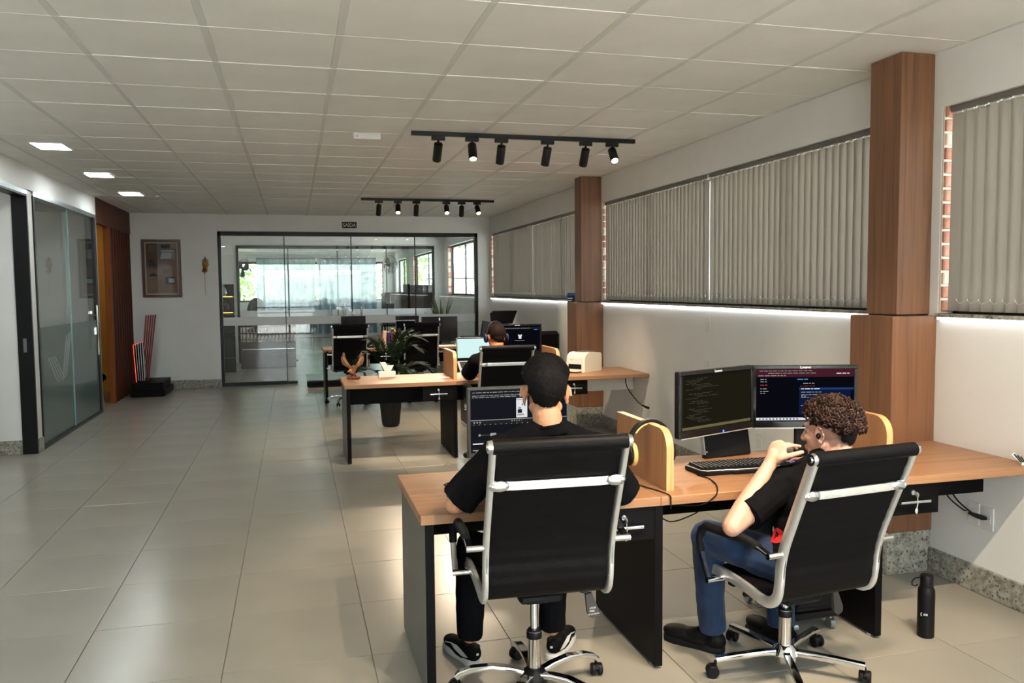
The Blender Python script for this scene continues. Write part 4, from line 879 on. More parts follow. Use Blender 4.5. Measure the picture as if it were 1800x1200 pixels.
for sx in (-1, 1):
    wg = MB()
    wg.tube([(sx * .012, 0, .095), (sx * .05, .0, .15), (sx * .075, 0, .20)], [.018, .013, .008], 8)
    for k in range(9):
        t = k / 8; b0 = Vector((sx * (.02 + .055 * t), .004, .11 + .085 * t)); ang = radians(20 + 42 * (1 - t)) ; ln = .075 + .035 * sin(pi * min(1, t + .25))
        tip = b0 + Vector((sx * sin(ang * (1.0 if t < .9 else .6)) * ln * (.75 if t > .6 else .9), .01, cos(ang) * ln)); n_ = Vector((cos(ang), 0, -sx * sin(ang))); w_ = .0095
        m_ = (b0 + tip) / 2
        wg.rings([[tuple(p + n_ * w_ * q + Vector((0, s3 * .003, 0))) for q, s3 in ((-1, -1), (1, -1), (1, 1), (-1, 1))] for p, w_ in ((b0, .006), (m_, .011), (tip - (tip - b0) * .1, .008), (tip, .002))])
    wo = wg.build('wing', eag1, ea)
    w2 = MB()
    for k in range(6):
        t = k / 5; b0 = Vector((sx * (.022 + .045 * t), -.006, .105 + .075 * t)); tip = b0 + Vector((sx * .028, -.004, .042))
        w2.rings([[tuple(p + Vector((w_ * q, s3 * .003, -sx * w_ * q * .6))) for q, s3 in ((-1, -1), (1, -1), (1, 1), (-1, 1))] for p, w_ in ((b0, .005), ((b0 + tip) / 2, .009), (tip, .002))])
    w2.build('covert_feathers', eag2, wo)
yh = E('letter_stand', 'white slanted Y-shaped stand on a block base on the middle desk', 'ornament', (.885, 8.22, .7505))
B('base', white_p, yh, -.083, .083, -.03, .03, 0, .058, .003)
MB().prism([(-.02, .0581), (.035, .0581), (.068, .118), (.005, .118), (-.014, .150), (-.070, .150)], -.012, .012, 'xz').build('letter', white_p, yh)
pp = E('paper_sheet', 'white paper card lying left of the middle desk divider', 'paper', (1.40, 7.99, .7508), radians(20)); MB().box(-.07, .07, -.05, .05, 0, .0012).build('card', paper_m, pp); B('print', red_m, pp, -.03, .05, -.03, -.026, .0012, .0014)
pr = E('laser_printer', 'cream white laser printer on the middle desk near the column', 'printer', (2.945, 8.13, .7505), radians(36))
hx, hy = .165, .115
poly = [(-hx, .0), (hx, 0), (hx, .17), (hx - .02, .19), (-.05, .205), (-hx + .055, .197), (-hx + .012, .165), (-hx, .12)]
MB().rings([[(a * s_, yy, b) for a, b in poly] for yy, s_ in ((-hy, .97), (-hy + .012, 1), (hy - .012, 1), (hy, .97))]).build('housing', cream_p, pr)
B('front_panel', white_p, pr, -hx - .004, -hx + .02, -hy + .012, hy - .012, .02, .15, .004); B('paper_slot', black_p, pr, -hx - .006, -hx + .03, -hy + .035, hy - .03, .03, .085, .004)
B('tray', cream_p, pr, -hx - .10, -hx, -hy + .03, hy - .03, .012, .022, .003); B('output_recess', mat('printer_dark', (.10, .095, .085, 1), .5), pr, -.07, .10, -.07, .07, .198, .2062, .001)
MB().ell((-hx - .005, .05, .128), (.003, .006, .006), n=8, m=5).ell((-hx - .005, .03, .128), (.003, .005, .005), n=8, m=5).build('button', mat('button_green', (.05, .3, .1, 1), .4), pr)
tw = E('small_tower', 'slim black tower on feet on the floor behind the middle desk', 'computer', (2.0, 9.55, 0)); B('case', black_p, tw, -.07, .07, -.18, .18, .03, .37, .005)
for sx in (-.05, .05): B('foot', silver, tw, sx - .015, sx + .015, -.17, .17, .0, .03, .004)
# ================================================================== FAR DESK AREA
def book(lab, x, y, z, w, d, h, m, rz=0.0, tilt=0.0):
    b = E('book', lab, 'book', (x, y, z), rz); xf = Matrix.Rotation(tilt, 4, 'Y')
    MB(xf).box(-w / 2, -w / 2 + .003, -d / 2, d / 2, 0, h, .001).box(w / 2 - .003, w / 2, -d / 2, d / 2, 0, h, .001).box(-w / 2, w / 2, -d / 2 - .002, -d / 2 + .002, 0, h, .001).build('cover', m, b)
    MB(xf).box(-w / 2 + .003, w / 2 - .003, -d / 2 + .002, d / 2 - .004, .003, h - .004).build('pages', paper_m, b)
pinkm = mat('book_pink', S(196, 150, 130), .6); bluem = mat('book_blue', S(22, 34, 90), .5); maroonm = mat('book_maroon', S(110, 26, 20), .6); whitem = mat('book_white', S(200, 196, 190), .6)
book('pinkish book leaning left of the divider on the far desk', 1.30, 12.50, .7505, .05, .16, .25, pinkm, 0, radians(5))
book('dark blue folder standing against the far desk divider', 1.375, 12.50, .7505, .035, .18, .23, bluem)
book('brown-red book between the blue folder and the far divider', 1.425, 12.50, .7505, .03, .18, .215, maroonm)
hs = E('headset', 'dark headset hung over the divider of the far desk', 'headset', (1.49, 12.46, .86)); MB().tube([(.085 * cos(t), 0, .07 + .09 * sin(t)) for t in [k * pi / 14 for k in range(15)]], .008, 8).build('headband', black_p, hs)
for sx in (-1, 1): MB().ell((sx * .085, 0, .05), (.018, .036, .044), n=14, m=8).build('ear_cup', black_p, hs)
lp = E('charger', 'coiled dark charger with cable on the far desk', 'charger', (1.10, 12.42, .7505)); MB().box(-.05, .05, -.03, .03, 0, .03, .006).build('brick_body', black_p, lp)
MB().tube([(.03 * cos(t) + .02, .02, .10 + .03 * sin(t)) for t in [k * pi / 10 for k in range(20)]], .003, 6, closed=True).tube([(.05, .0, .02), (.06, .02, .07), (.05, .02, .1)], .003, 6).build('cord', rubber, lp)
pps = E('paper_stack', 'white papers under the large monitor of the far desk', 'paper', (2.22, 12.33, .7505), radians(4)); MB().box(-.15, .15, -.10, .10, 0, .012).build('sheets', paper_m, pps); B('top_sheet', paper_m, pps, -.14, .155, -.095, .1, .0121, .0128)
kb2 = E('keyboard', 'flat dark keyboard on the far desk below the large monitor', 'keyboard', (2.20, 12.50, .7505)); B('case', black_p, kb2, -.2, .2, -.06, .06, 0, .02, .004); o = MB(); [o.box(-.19 + k * .0254, -.168 + k * .0254, -.05 + r * .025, -.03 + r * .025, .0201, .026) for k in range(15) for r in range(4)]; o = o.build('keycaps', rubber, kb2, None); o['kind'] = 'stuff'
mo2 = E('computer_mouse', 'black mouse on the far desk next to the papers', 'mouse', (2.0, 12.34, .7505)); MB().ell((0, 0, .014), (.03, .05, .022)).build('shell', black_p, mo2); B('wheel', rubber, mo2, -.004, .004, .02, .035, .028, .037)
# low black plinth by the glass
pz = E('floor_plinth', 'low black plinth on the floor before the glass front', 'plinth', (.72, 14.05, 0)); B('body', black_l, pz, -.54, .54, -.09, .09, .02, .105, .004); B('toe_base', black_m, pz, -.52, .52, -.075, .075, 0, .02)
# cabinet with devices right of the far desk
cb = E('storage_cabinet', 'low black cabinet in the far right corner below the window', 'cabinet', (3.08, 12.75, 0)); B('body', black_l, cb, -.38, .38, -.75, .75, .06, .80, .002); B('top_board', black_l, cb, -.39, .39, -.77, .76, .80, .83, .003); B('toe_base', black_m, cb, -.36, .36, -.72, .73, 0, .06)
for k in range(2):
    d_ = B('door', black_l, cb, -.375 + k * .378, -.003 + k * .378, -.768, -.751, .08, .79, .002); B('handle', chrome, d_, -.06 + k * .10, -.05 + k * .10, -.785, -.768, .55, .68, .003)
mf = E('copier', 'black copier with raised lid on the far right cabinet', 'copier', (3.16, 12.45, .8302)); B('body', black_p, mf, -.21, .21, -.17, .19, 0, .20, .012); B('feeder', black_p, mf, -.20, .10, -.16, .18, .20, .235, .01)
MB().prism([(-.17, .235), (.17, .235), (.25, .44), (-.14, .44), (-.19, .40)], .05, .075, 'xz').build('raised_lid', black_g, mf); B('panel_strip', black_g, mf, -.15, .15, -.176, -.168, .12, .17, .002)
tb = E('tablet', 'small black tablet on a stand left of the copier', 'tablet', (2.82, 12.30, .8302)); MB(Matrix.Rotation(radians(-14), 4, 'X') @ Matrix.Rotation(radians(12), 4, 'Y')).box(-.07, .07, -.006, .006, .05, .30, .004).build('slate', black_g, tb); B('stand', black_p, tb, -.06, .06, -.05, .08, 0, .07, .006)
for k, (m_, lab) in enumerate(((maroonm, 'reddish book standing right of the middle desk monitor, on the far cabinet'), (whitem, 'white book at the end of the far cabinet'), (bluem, 'dark book between the red and the white one on the far cabinet'))):
    book(lab, (3.335, 3.43, 3.385)[k], 12.12, .8302, .03, .15, (.23, .13, .17)[k], m_)
ac = E('armchair', 'black padded chair standing behind the farther column', 'chair', (3.12, 10.5, 0), radians(10)); B('seat', leather, ac, -.24, .24, -.22, .24, .44, .54, .04); B('backrest', leather, ac, -.23, .23, -.28, -.18, .56, 1.06, .045)
for sx in (-1, 1):
    B('armrest', leather, ac, sx * .25 - .03, sx * .25 + .03, -.2, .2, .60, .68, .02)
    for sy in (-1, 1): MB().cyl((sx * .2, sy * .18, 0), (sx * .2, sy * .18, .45), .016, n=10).build('leg', black_m, ac)
wm = E('wall_monitor', 'dark monitor on a wall arm just behind the farther column', 'monitor', (3.36, 9.66, 1.255), radians(-90)); B('casing', black_p, wm, -.21, .21, -.01, .025, 0, .31, .005); ui(wm, -.20, .20, .012, .298, -.0105, [(0, 0, 1, .1, 'blue'), (.02, .2, .5, .23, 'line'), (.02, .3, .4, .33, 'line')], 'grey')
MB().box(-.03, .03, .025, .11, .12, .17, .004).build('wall_arm', black_m, wm)
# ---- potted palm
pa = E('potted_palm', 'potted palm with dark fan leaves between the middle and far desks', 'plant', (1.085, 9.75, 0)); random.seed(21)
pt_ = MB().lathe([(.085, 0), (.095, .01), (.125, .25), (.138, .40), (.143, .42), (.135, .425), (.125, .40)], n=24, caps=True)
for k in range(18): a = k * 2 * pi / 18; pt_.tube([(.098 * cos(a), .098 * sin(a), .02), (.140 * cos(a), .140 * sin(a), .40)], .005, 5)
pt_.build('pot', rubber, pa); MB().lathe([(.001, .395), (.126, .39)], n=20, caps=False).build('soil', bark_m, pa)
def frond(az, reach, rise, droop, n=16):
    mb = MB(); d = Vector((cos(az), sin(az), 0)); sd = Vector((-sin(az), cos(az), 0)); pts = []
    for k in range(12):
        t = k / 11; pts.append(Vector((0, 0, .40)) + d * (reach * (t ** 1.25)) + Vector((0, 0, rise * sin(min(1.0, t * 1.15) * pi / 2) - droop * t ** 3)))
    mb.tube(pts, [.006 - .004 * k / 11 for k in range(12)], 5)
    for k in range(n):
        t = .42 + .58 * k / (n - 1); i = min(10, int(t * 11)); p = pts[i].lerp(pts[i + 1], t * 11 - i); tg_ = (pts[i + 1] - pts[i]).normalized()
        ln = .20 * (1 - abs(t - .66) * .9)
        for s_ in (-1, 1):
            e = (sd * s_ * (1 - .55 * t) + tg_ * (.45 + .7 * t) + Vector((0, 0, -.12))).normalized(); q = p + e * ln; mid = p + e * ln * .5 + Vector((0, 0, .012)); w_ = tg_.cross(e).cross(e).normalized() * .017
            mb.add([p - w_ * .3, p + w_ * .3, mid + w_, q, mid - w_], [(0, 1, 2, 4), (4, 2, 3)])
    return mb.build('frond', leaf_m, pa, None)
for az, re, ri, dr in ((2.9, .48, .38, .22), (3.5, .42, .58, .16), (2.2, .35, .66, .08), (1.2, .45, .60, .10), (.3, .55, .42, .20), (-.2, .48, .30, .22), (-.7, .40, .62, .08), (4.3, .38, .34, .2), (-1.2, .36, .45, .2), (.8, .35, .72, .04), (5.4, .42, .26, .2), (3.9, .5, .24, .18), (.05, .36, .70, .06)): frond(az, re, ri, dr)
for k in range(5): a = k * 1.3; MB().tube([(.03 * cos(a), .03 * sin(a), .38), (.05 * cos(a), .05 * sin(a), .52)], [.012, .006], 7).build('stem', bark_m, pa)
# ---- snake plant in the glazed hall
sn = E('snake_plant', 'snake plant with upright striped leaves behind the glass front', 'plant', (2.72, 15.5, 0)); random.seed(8)
MB().lathe([(.13, 0), (.15, .02), (.19, .84), (.195, .88), (.18, .88), (.17, .80)], n=24).build('pot', noisy('pot_grey', (.16, .17, .15, 1), .1, 8, .7), sn); MB().lathe([(.001, .835), (.172, .83)], n=20, caps=False).build('soil', bark_m, sn)
for k in range(17):
    a = random.uniform(0, 2 * pi); r0 = random.uniform(.02, .10); lean = random.uniform(.05, .36); h_ = random.uniform(.35, .68) * (1.1 - lean * .8); b0 = Vector((r0 * cos(a), r0 * sin(a), .82)); d = Vector((cos(a), sin(a), 0)); s_ = Vector((-sin(a), cos(a), 0)); rows = []; e1 = []; e2 = []
    for q in range(7):
        t = q / 6; p = b0 + d * lean * t ** 1.6 + Vector((0, 0, h_ * t)); w_ = .024 * (1 - t ** 2.2) + .002; tw_ = s_ * cos(t * .9) + d * sin(t * .9) * .5
        rows.append([tuple(p - tw_ * w_), tuple(p + d * .006), tuple(p + tw_ * w_)]); e1.append(p - tw_ * w_); e2.append(p + tw_ * w_)
    lf = MB().sheet(rows).build('leaf', leaf_l, sn, 60)
    MB().tube(e1, .0028, 4).tube(e2, .0028, 4).build('leaf_margin', leaf_y, lf, None)
# ---- entrance sculpture, poster, bell
scx = E('led_sculpture', 'black and red slatted V sculpture with glowing red edge on a black plinth', 'sculpture', (-2.19, 14.02, 0), radians(0))
B('lower_plinth', black_l, scx, -.27, .235, -.46, .46, .012, .10, .004); B('upper_plinth', black_l, scx, -.23, .20, -.42, .42, .10, .215, .004); B('base_shadow', black_m, scx, -.25, .21, -.44, .44, 0, .012)
fin_r = mat('fin_red', S(112, 12, 18), .4)
for k in range(5):
    MB().prism([(-.165 + .019 * k, .216), (-.147 + .019 * k, .216), (-.034 + .026 * k, 1.255), (-.054 + .026 * k, 1.255)], -.17 + k * .05, -.135 + k * .05, 'xz').build('red_fin', fin_r, scx)
for k in range(5):
    f_ = MB().prism([(-.205 + .029 * k, .216), (-.183 + .029 * k, .216), (-.210 + .033 * k, .80 + .010 * k), (-.234 + .033 * k, .80 + .010 * k)], -.36, -.22, 'xz').build('black_fin', black_g, scx)
    MB().prism([(-.187 + .029 * k, .25), (-.181 + .029 * k, .25), (-.208 + .033 * k, .80 + .010 * k), (-.215 + .033 * k, .80 + .010 * k)], -.3615, -.3605, 'xz').build('pale_edge', brushed, f_)
MB().tube([(-.186, -.363, .225), (-.200, -.363, .50), (-.214, -.363, .80), (-.213, -.363, .806), (-.07, -.32, .845)], .0045, 6).build('red_light_edge', red_led, scx)
po = E('framed_poster', 'tall framed brown poster with small pictures on the back wall', 'picture', (-2.085, YB - .012, 2.0))
w_, h_ = .30, .475
for nm, x0, x1, z0, z1 in (('frame_side', -w_, -w_ + .042, -h_, h_), ('frame_side', w_ - .042, w_, -h_, h_), ('frame_rail', -w_ + .042, w_ - .042, h_ - .042, h_), ('frame_rail', -w_ + .042, w_ - .042, -h_, -h_ + .042)): B(nm, mat('frame_wood', S(70, 30, 18), .35) if 'frame_wood' not in M else M['frame_wood'], po, x0, x1, -.022, .010, z0, z1, .004)
B('mat_border', mat('mat_cream', S(178, 160, 138), .7), po, -w_ + .04, w_ - .04, -.008, .008, -h_ + .04, h_ - .04)
pk = [('brown', S(118, 92, 72)), ('dark', S(26, 22, 24)), ('pale', S(170, 172, 172)), ('mid', S(96, 98, 98)), ('lightbrown', S(140, 120, 100)), ('redbrown', S(86, 58, 44))]
pms = [mat('poster_' + k, c, .6) for k, c in pk]; pn_ = MB(); pn_.box(-w_ + .066, w_ - .066, -.0095, -.008, -h_ + .066, h_ - .066)
def pq(x0, z0, x1, z1, k, sk=0):
    pn_.cur = k; pn_.quad((x0, -.0098 - .00003 * len(pn_.f), z0), (x1, -.0098 - .00003 * len(pn_.f), z0), (x1 + sk, -.0098 - .00003 * len(pn_.f), z1), (x0 + sk, -.0098 - .00003 * len(pn_.f), z1))
pq(-.045, .12, .234, .405, 3); pq(-.234, .0, -.06, .405, 5); pq(-.02, .16, .15, .26, 2, .03); pq(.0, .27, .2, .30, 2); pq(.16, .15, .21, .28, 4); pq(.0, .33, .13, .40, 1); pq(.15, .33, .23, .40, 4)
pq(-.19, .06, -.10, .145, 1, -.02); pq(-.20, .04, -.06, .06, 1); pq(-.19, -.135, -.07, -.10, 1); pq(-.17, -.10, -.10, -.08, 1); pq(-.2, -.15, -.08, -.135, 4); pq(.02, -.08, .11, -.02, 5); pq(.05, -.26, .20, -.14, 1); pq(.10, -.235, .19, -.165, 2); pq(-.058, -.39, -.048, .40, 4); pq(.06, .0, .065, .12, 4)
for k in range(12): pq(-.19, .37 - k * .022 if k < 5 else -.20 - (k - 5) * .022, -.08 + random.uniform(-.03, .02), .376 - k * .022 if k < 5 else -.194 - (k - 5) * .022, 4)
pn_.build('print', pms, po, None); B('glazing', picture_g, po, -w_ + .042, w_ - .042, -.0145, -.0125, -h_ + .042, h_ - .042)
be = E('brass_bell', 'small brass wall bell with ornate bracket and long pull cord', 'bell', (-1.405, YB - .036, 2.0))
br_ = MB(); br_.box(-.03, .03, -.008, 0, -.05, .10, .004).ell((0, -.012, .14), (.026, .012, .03)).ell((0, -.012, .175), (.012, .010, .022)).tube([(.045 * cos(t), -.014, .065 + .05 * sin(t)) for t in [k * pi / 10 for k in range(20)]], .008, 6, closed=True).ell((0, -.016, .065), (.026, .012, .03))
for s_ in (-1, 1): br_.tube([(s_ * .02, -.012, .10), (s_ * .05, -.014, .125), (s_ * .028, -.014, .155)], .006, 6)
br_.tube([(0, -.01, .03), (0, -.06, .04), (-.01, -.07, .02)], .007, 6); br_.build('bracket', brass, be)
MB().lathe([(.010, .0), (.022, -.01), (.030, -.045), (.046, -.075), (.048, -.08), (.040, -.078)], (-.01, -.07, .02), 18).build('bell_cup', brass, be); MB().ell((-.01, -.07, -.07), (.012, .012, .022)).build('clapper', brass, be); MB().tube([(-.01, -.07, -.08), (-.008, -.068, -.25), (-.004, -.068, -.44)], .0035, 5).build('pull_cord', mat('cord_grey', (.25, .24, .22, 1), .8), be)
# ---- recess behind the slats: chair
rcx = E('lounge_chair', 'dark chair half hidden in the amber recess', 'chair', (-3.05, 13.35, 0), radians(20)); B('seat', leather, rcx, -.28, .28, -.26, .26, .28, .44, .06); bk_ = MB().ell((0, .22, .72), (.27, .07, .34), n=18, m=11).build('backrest', leather, rcx)
for sx in (-1, 1):
    for sy in (-1, 1): MB().cyl((sx * .2, sy * .18, 0), (sx * .18, sy * .16, .3), .018, n=8).build('leg', black_m, rcx)
# ================================================================== GLAZED HALL AND CURTAINED ROOM
ct = E('slatted_counter', 'dark brown counter with turned balusters behind the left glass pane', 'counter', (-.53, 17.9, 0)); B('body', noisy('dark_brown_wood', S(58, 30, 20), .3, 6, .4), ct, -.56, .55, -.05, .35, .0, .55, .004)
B('top_rail', M['dark_brown_wood'], ct, -.56, .55, -.06, .0, .86, .91, .004); B('mid_rail', M['dark_brown_wood'], ct, -.56, .55, -.055, -.005, .72, .745, .003); B('foot_rail', chrome, ct, -.52, .52, -.10, -.08, .39, .41, .005)
bl = MB().lathe([(.012, .55), (.024, .58), (.024, .64), (.013, .68), (.022, .72), (.022, .80), (.012, .86)], n=10).mesh('baluster', noisy('baluster_wood', S(150, 110, 84), .2, 20, .4), 40)
for k in range(15): link('baluster', bl, ct, (-.51 + k * .073, -.03, 0))
sh = E('lit_shelf', 'dark shelf unit with amber lit edges at the left of the glazed hall', 'shelf', (-1.36, 17.0, 0)); B('back_board', black_l, sh, -.30, .22, .14, .17, 0, 1.75); B('side_board', black_l, sh, -.32, -.30, -.15, .17, 0, 1.75)
for z in (.3, .75, 1.205, 1.515): b_ = B('shelf_board', black_l, sh, -.30, .22, -.15, .14, z - .02, z, .002); z > 1 and B('light_edge', amber_led, b_, -.28, .21, -.157, -.151, z - .016, z - .002)
def urn(lab, x, z, s=1.0, m=None):
    u = E('ornament', lab, 'ornament', (-1.36 + x, 16.98, z)); MB().lathe([(.05 * s, 0), (.08 * s, .05 * s), (.07 * s, .12 * s), (.03 * s, .17 * s), (.04 * s, .2 * s)], n=14).build('vessel', m or black_p, u); MB().lathe([(.04 * s, .2 * s), (.01 * s, .23 * s)], n=12).build('lid', m or black_p, u)
urn('dark rounded vessel on the upper lit shelf', .02, 1.516, 1.1, steel); urn('dark rounded vessel on the lower lit shelf', .05, 1.206, 1.1)
def curtain(lab, x0, x1, y, z0, z1, ph):
    c_ = E('curtain', lab, 'curtain', ((x0 + x1) / 2, y, z1)); n = int((x1 - x0) / .022); rows = []; w2 = (x1 - x0) / 2
    for z in [-(z1 - z0) * k / 6 for k in range(7)]: rows.append([(-w2 + 2 * w2 * i / n, .055 * sin(i * .022 * 2 * pi / .26 + ph) * (1 + .2 * sin(i * .05 + z)), z) for i in range(n + 1)])
    MB().sheet(rows).build('fabric', curtain_m, c_, 180); B('heading_band', mat('curtain_heading', (.10, .16, .19, 1), .8) if 'curtain_heading' not in M else M['curtain_heading'], c_, -w2, w2, -.065, .065, -.05, 0)
curtain('pale blue sheer curtain, left half of the far window', -1.18, .75, 28.75, .12, 2.70, 0); curtain('pale blue sheer curtain, right half of the far window', .80, 2.78, 28.75, .12, 2.70, 1.2)
rd = E('curtain_rail', 'white rail carrying the blue curtains', 'curtain rail', (.65, 28.75, 2.70)); [MB().cyl((q, 0, 0), (q, 0, .2), .008, n=8).build('bracket', white_p, rd) for q in (-1.8, .1, 2.0)]; MB().cyl((-2.1, 0, 0), (2.3, 0, 0), .018, n=10).build('rod', white_p, rd); MB().ell((-2.12, 0, 0), (.03, .03, .03)).ell((2.32, 0, 0), (.03, .03, .03)).build('finial', white_p, rd)
def fan(lab, x, y, z, wx, rz):
    f_ = E('wall_fan', lab, 'fan', (x, y, z), rz); MB().tube([(0, .02, 0), (0, .25, .0), (.0, .30, -.1)], .02, 8).tube([(0, .25, 0), (wx, .25, .05)], .018, 8).build('bracket', black_m, f_); MB().cyl((0, -.06, 0), (0, .10, 0), .055, .065, 14).build('motor', black_m, f_)
    cg = MB()
    for r_, yy in ((.30, -.02), (.24, -.07), (.12, -.10), (.30, .02), (.2, .06)): cg.tube([(r_ * cos(t), yy, r_ * sin(t)) for t in [k * pi / 16 for k in range(32)]], .004, 5, closed=True)
    for k in range(18): a = k * 2 * pi / 18; cg.tube([(.03 * cos(a), -.11, .03 * sin(a)), (.2 * cos(a), -.09, .2 * sin(a)), (.30 * cos(a), -.0, .30 * sin(a)), (.2 * cos(a), .06, .2 * sin(a))], .0025, 4)
    cg.build('cage', black_m, f_)
    for k in range(3):
        a = k * 2 * pi / 3 + .4; mb = MB(Matrix.Rotation(-a, 4, 'Y')); mb.rings([[(r_, yy + .006 * q, w_ * s_) for s_, q in ((-1, -1), (1, -1), (1, 1), (-1, 1))] for r_, w_, yy in ((.04, .03, -.02), (.14, .085, -.03), (.24, .10, -.035), (.27, .06, -.03))]); mb.build('blade', black_m, f_)
fan('black wall fan at the right end of the curtained room', 3.10, 27.2, 2.42, .36, radians(35)); fan('black wall fan at the left end of the curtained room', -1.48, 27.0, 2.30, -.8, radians(-45))
dc = E('dark_chair', 'tall black swivel chair at the left of the curtained room', 'chair', (-1.0, 24.0, 0)); B('seat', leather, dc, -.26, .26, -.25, .25, .46, .56, .04); MB().ell((0, -.22, .98), (.26, .07, .44), n=18, m=11).build('backrest', leather, dc); MB().cyl((0, 0, .05), (0, 0, .47), .03).lathe([(.28, 0), (.28, .03), (.04, .07)], n=16).build('pedestal', black_m, dc)
wk = E('workstation', 'grey workstation screens at the right of the curtained room', 'workstation', (2.78, 20.6, 0))
greyp = mat('partition_grey', (.10, .105, .11, 1), .6); B('side_screen', greyp, wk, -.66, .0, .0, .04, .70, 1.54, .004); B('tall_screen', black_l, wk, .0, .60, -.35, -.31, .60, 1.72, .004); B('end_screen', black_l, wk, -.06, .0, -.35, .5, .5, 1.74, .004); B('table_board', black_l, wk, -.66, .6, -.31, .5, .70, .74, .003)
for x_ in (-.62, .56): B('leg', black_m, wk, x_ - .02, x_ + .02, .4, .44, 0, .70); B('leg', black_m, wk, x_ - .02, x_ + .02, -.30, -.26, 0, .70)
# ================================================================== OUTSIDE
hs_ = E('white_house', 'white gabled house with a seamed metal roof outside the hall window', 'house', (11.0, 45.0, 0))
MB().box(-3.7, 9, -5.05, 6, -.3, 2.05).build('wall', roof_w, hs_); B('upper_wall', roof_w, hs_, -2.86, 9, -1, 6, 2.05, 2.62)
MB().prism([(-2.86, 2.6), (-1.68, 3.9), (3.4, 3.95), (9, 2.6)], -1.2, 6.4, 'xz').build('gable', roof_w, hs_)
lr = MB().rings([[(xx, -5.4, 1.25), (xx, -1.0, 2.12), (xx, -1.0, 2.06), (xx, -5.4, 1.19)] for xx in (-4.0, 9)]).build('lower_roof', roof_w, hs_)
sm_ = MB()
for k in range(26): sm_.rings([[(-4.0 + k * .5 + q, y_, z_ + dz_) for q, dz_ in ((-.035, 0), (.035, 0), (.035, .05), (-.035, .05))] for y_, z_ in ((-5.4, 1.25), (-1.0, 2.12))])
sm_.build('roof_seams', black_m, lr); B('ridge_flashing', black_m, hs_, -4.0, 9, -1.10, -.96, 2.10, 2.19)
def tree(lab, x, y, h_, r, n):
    t_ = E('tree', lab, 'tree', (x, y, -.2)); MB().tube([(0, 0, 0), (.1, .05, h_ * .3), (-.05, 0, h_ * .6)], [.22, .16, .10], 9).build('trunk', bark_m, t_); mb = MB(); rg = random.Random(int(x * 7 + y))
    cl = [(rg.uniform(-.6, .6) * r, rg.uniform(-.6, .6) * r, h_ * rg.uniform(.42, .9)) for _ in range(14)]
    for _ in range(n):
        c_ = rg.choice(cl); v = Vector((rg.gauss(0, 1), rg.gauss(0, 1), rg.gauss(0, .8))).normalized() * r * .45 * rg.random() ** .4; p = Vector(c_) + v; a = Vector((rg.uniform(-1, 1), rg.uniform(-1, 1), rg.uniform(-1, 1))).normalized(); b_ = a.orthogonal().normalized(); s_ = rg.uniform(.08, .17)
        mb.add([p - a * s_, p + b_ * s_ * .5, p + a * s_, p - b_ * s_ * .5], [(0, 1, 2, 3)])
    mb.build('crown', tree_m, t_, None)
tree('tree left of the white house beyond the hall window', 13.2, 66, 9, 3.6, 4200); tree('tree right behind the white house', 18.5, 70, 9.5, 3.8, 3500)
tl = MB(); rg = random.Random(4); cl = [(rg.uniform(-11, 6.6), rg.uniform(33.5, 36.5), rg.uniform(.4, 6.0), rg.uniform(.6, 1.2)) for _ in range(130)]
for _ in range(24000):
    c_ = rg.choice(cl); v = Vector((rg.gauss(0, 1), rg.gauss(0, 1), rg.gauss(0, 1))).normalized() * c_[3] * rg.random() ** .35; p = Vector(c_[:3]) + v; a_ = Vector((rg.uniform(-1, 1), rg.uniform(-1, 1), rg.uniform(-1, 1))).normalized(); b_ = a_.orthogonal().normalized(); s_ = rg.uniform(.08, .16)
    tl.add([p - a_ * s_, p + b_ * s_ * .5, p + a_ * s_, p - b_ * s_ * .5], [(0, 1, 2, 3)])
tag(tl.build('treeline', tree_m, None, None), 'dense leafy treeline outside the curtained room', 'trees', kind='stuff')
# ================================================================== PEOPLE
from mathutils.bvhtree import BVHTree
def V3(*a): return Vector(a)
def head_prims(mb, Hm, ears=True):
    old = mb.xf; mb.xf = old @ Hm
    mb.ell((0, -.012, .032), (.0745, .094, .088), n=22, m=14).ell((0, .03, -.03), (.062, .062, .085), n=18, m=12)
    mb.cap((-.045, .0, -.055), .022, (-.022, .062, -.098), .019).cap((.045, 0, -.055), .022, (.022, .062, -.098), .019).ell((0, .074, -.100), (.024, .018, .018)).ell((0, .06, -.07), (.045, .03, .04))
    mb.cap((0, .083, .018), .010, (0, .110, -.022), .0125).ell((0, .107, -.029), (.017, .013, .010)).ell((0, .074, .030), (.052, .020, .015)).ell((-.036, .068, -.018), (.022, .020, .018)).ell((.036, .068, -.018), (.022, .020, .018))
    mb.ell((0, .091, -.057), (.023, .013, .008)).ell((0, .089, -.070), (.020, .013, .008)).cap((0, -.03, -.06), .055, (0, -.045, -.10), .052)
    if ears:
        for s_ in (-1, 1):
            R = Matrix.Rotation(s_ * radians(24), 4, 'Z') @ Matrix.Rotation(radians(-10), 4, 'X')
            mb.ell((s_ * .081, -.004, -.008), (.0085, .018, .029), R.to_3x3(), n=14, m=9)
            rim = [V3(s_ * .088, -.004, -.008) + R.to_3x3() @ V3(s_ * .003, .020 * cos(t), .033 * sin(t)) for t in [radians(a) for a in range(-60, 215, 20)]]
            mb.tube(rim, .0052, 7); mb.ell(tuple(V3(s_ * .083, -.001, -.038)), (.006, .009, .011))
    mb.xf = old
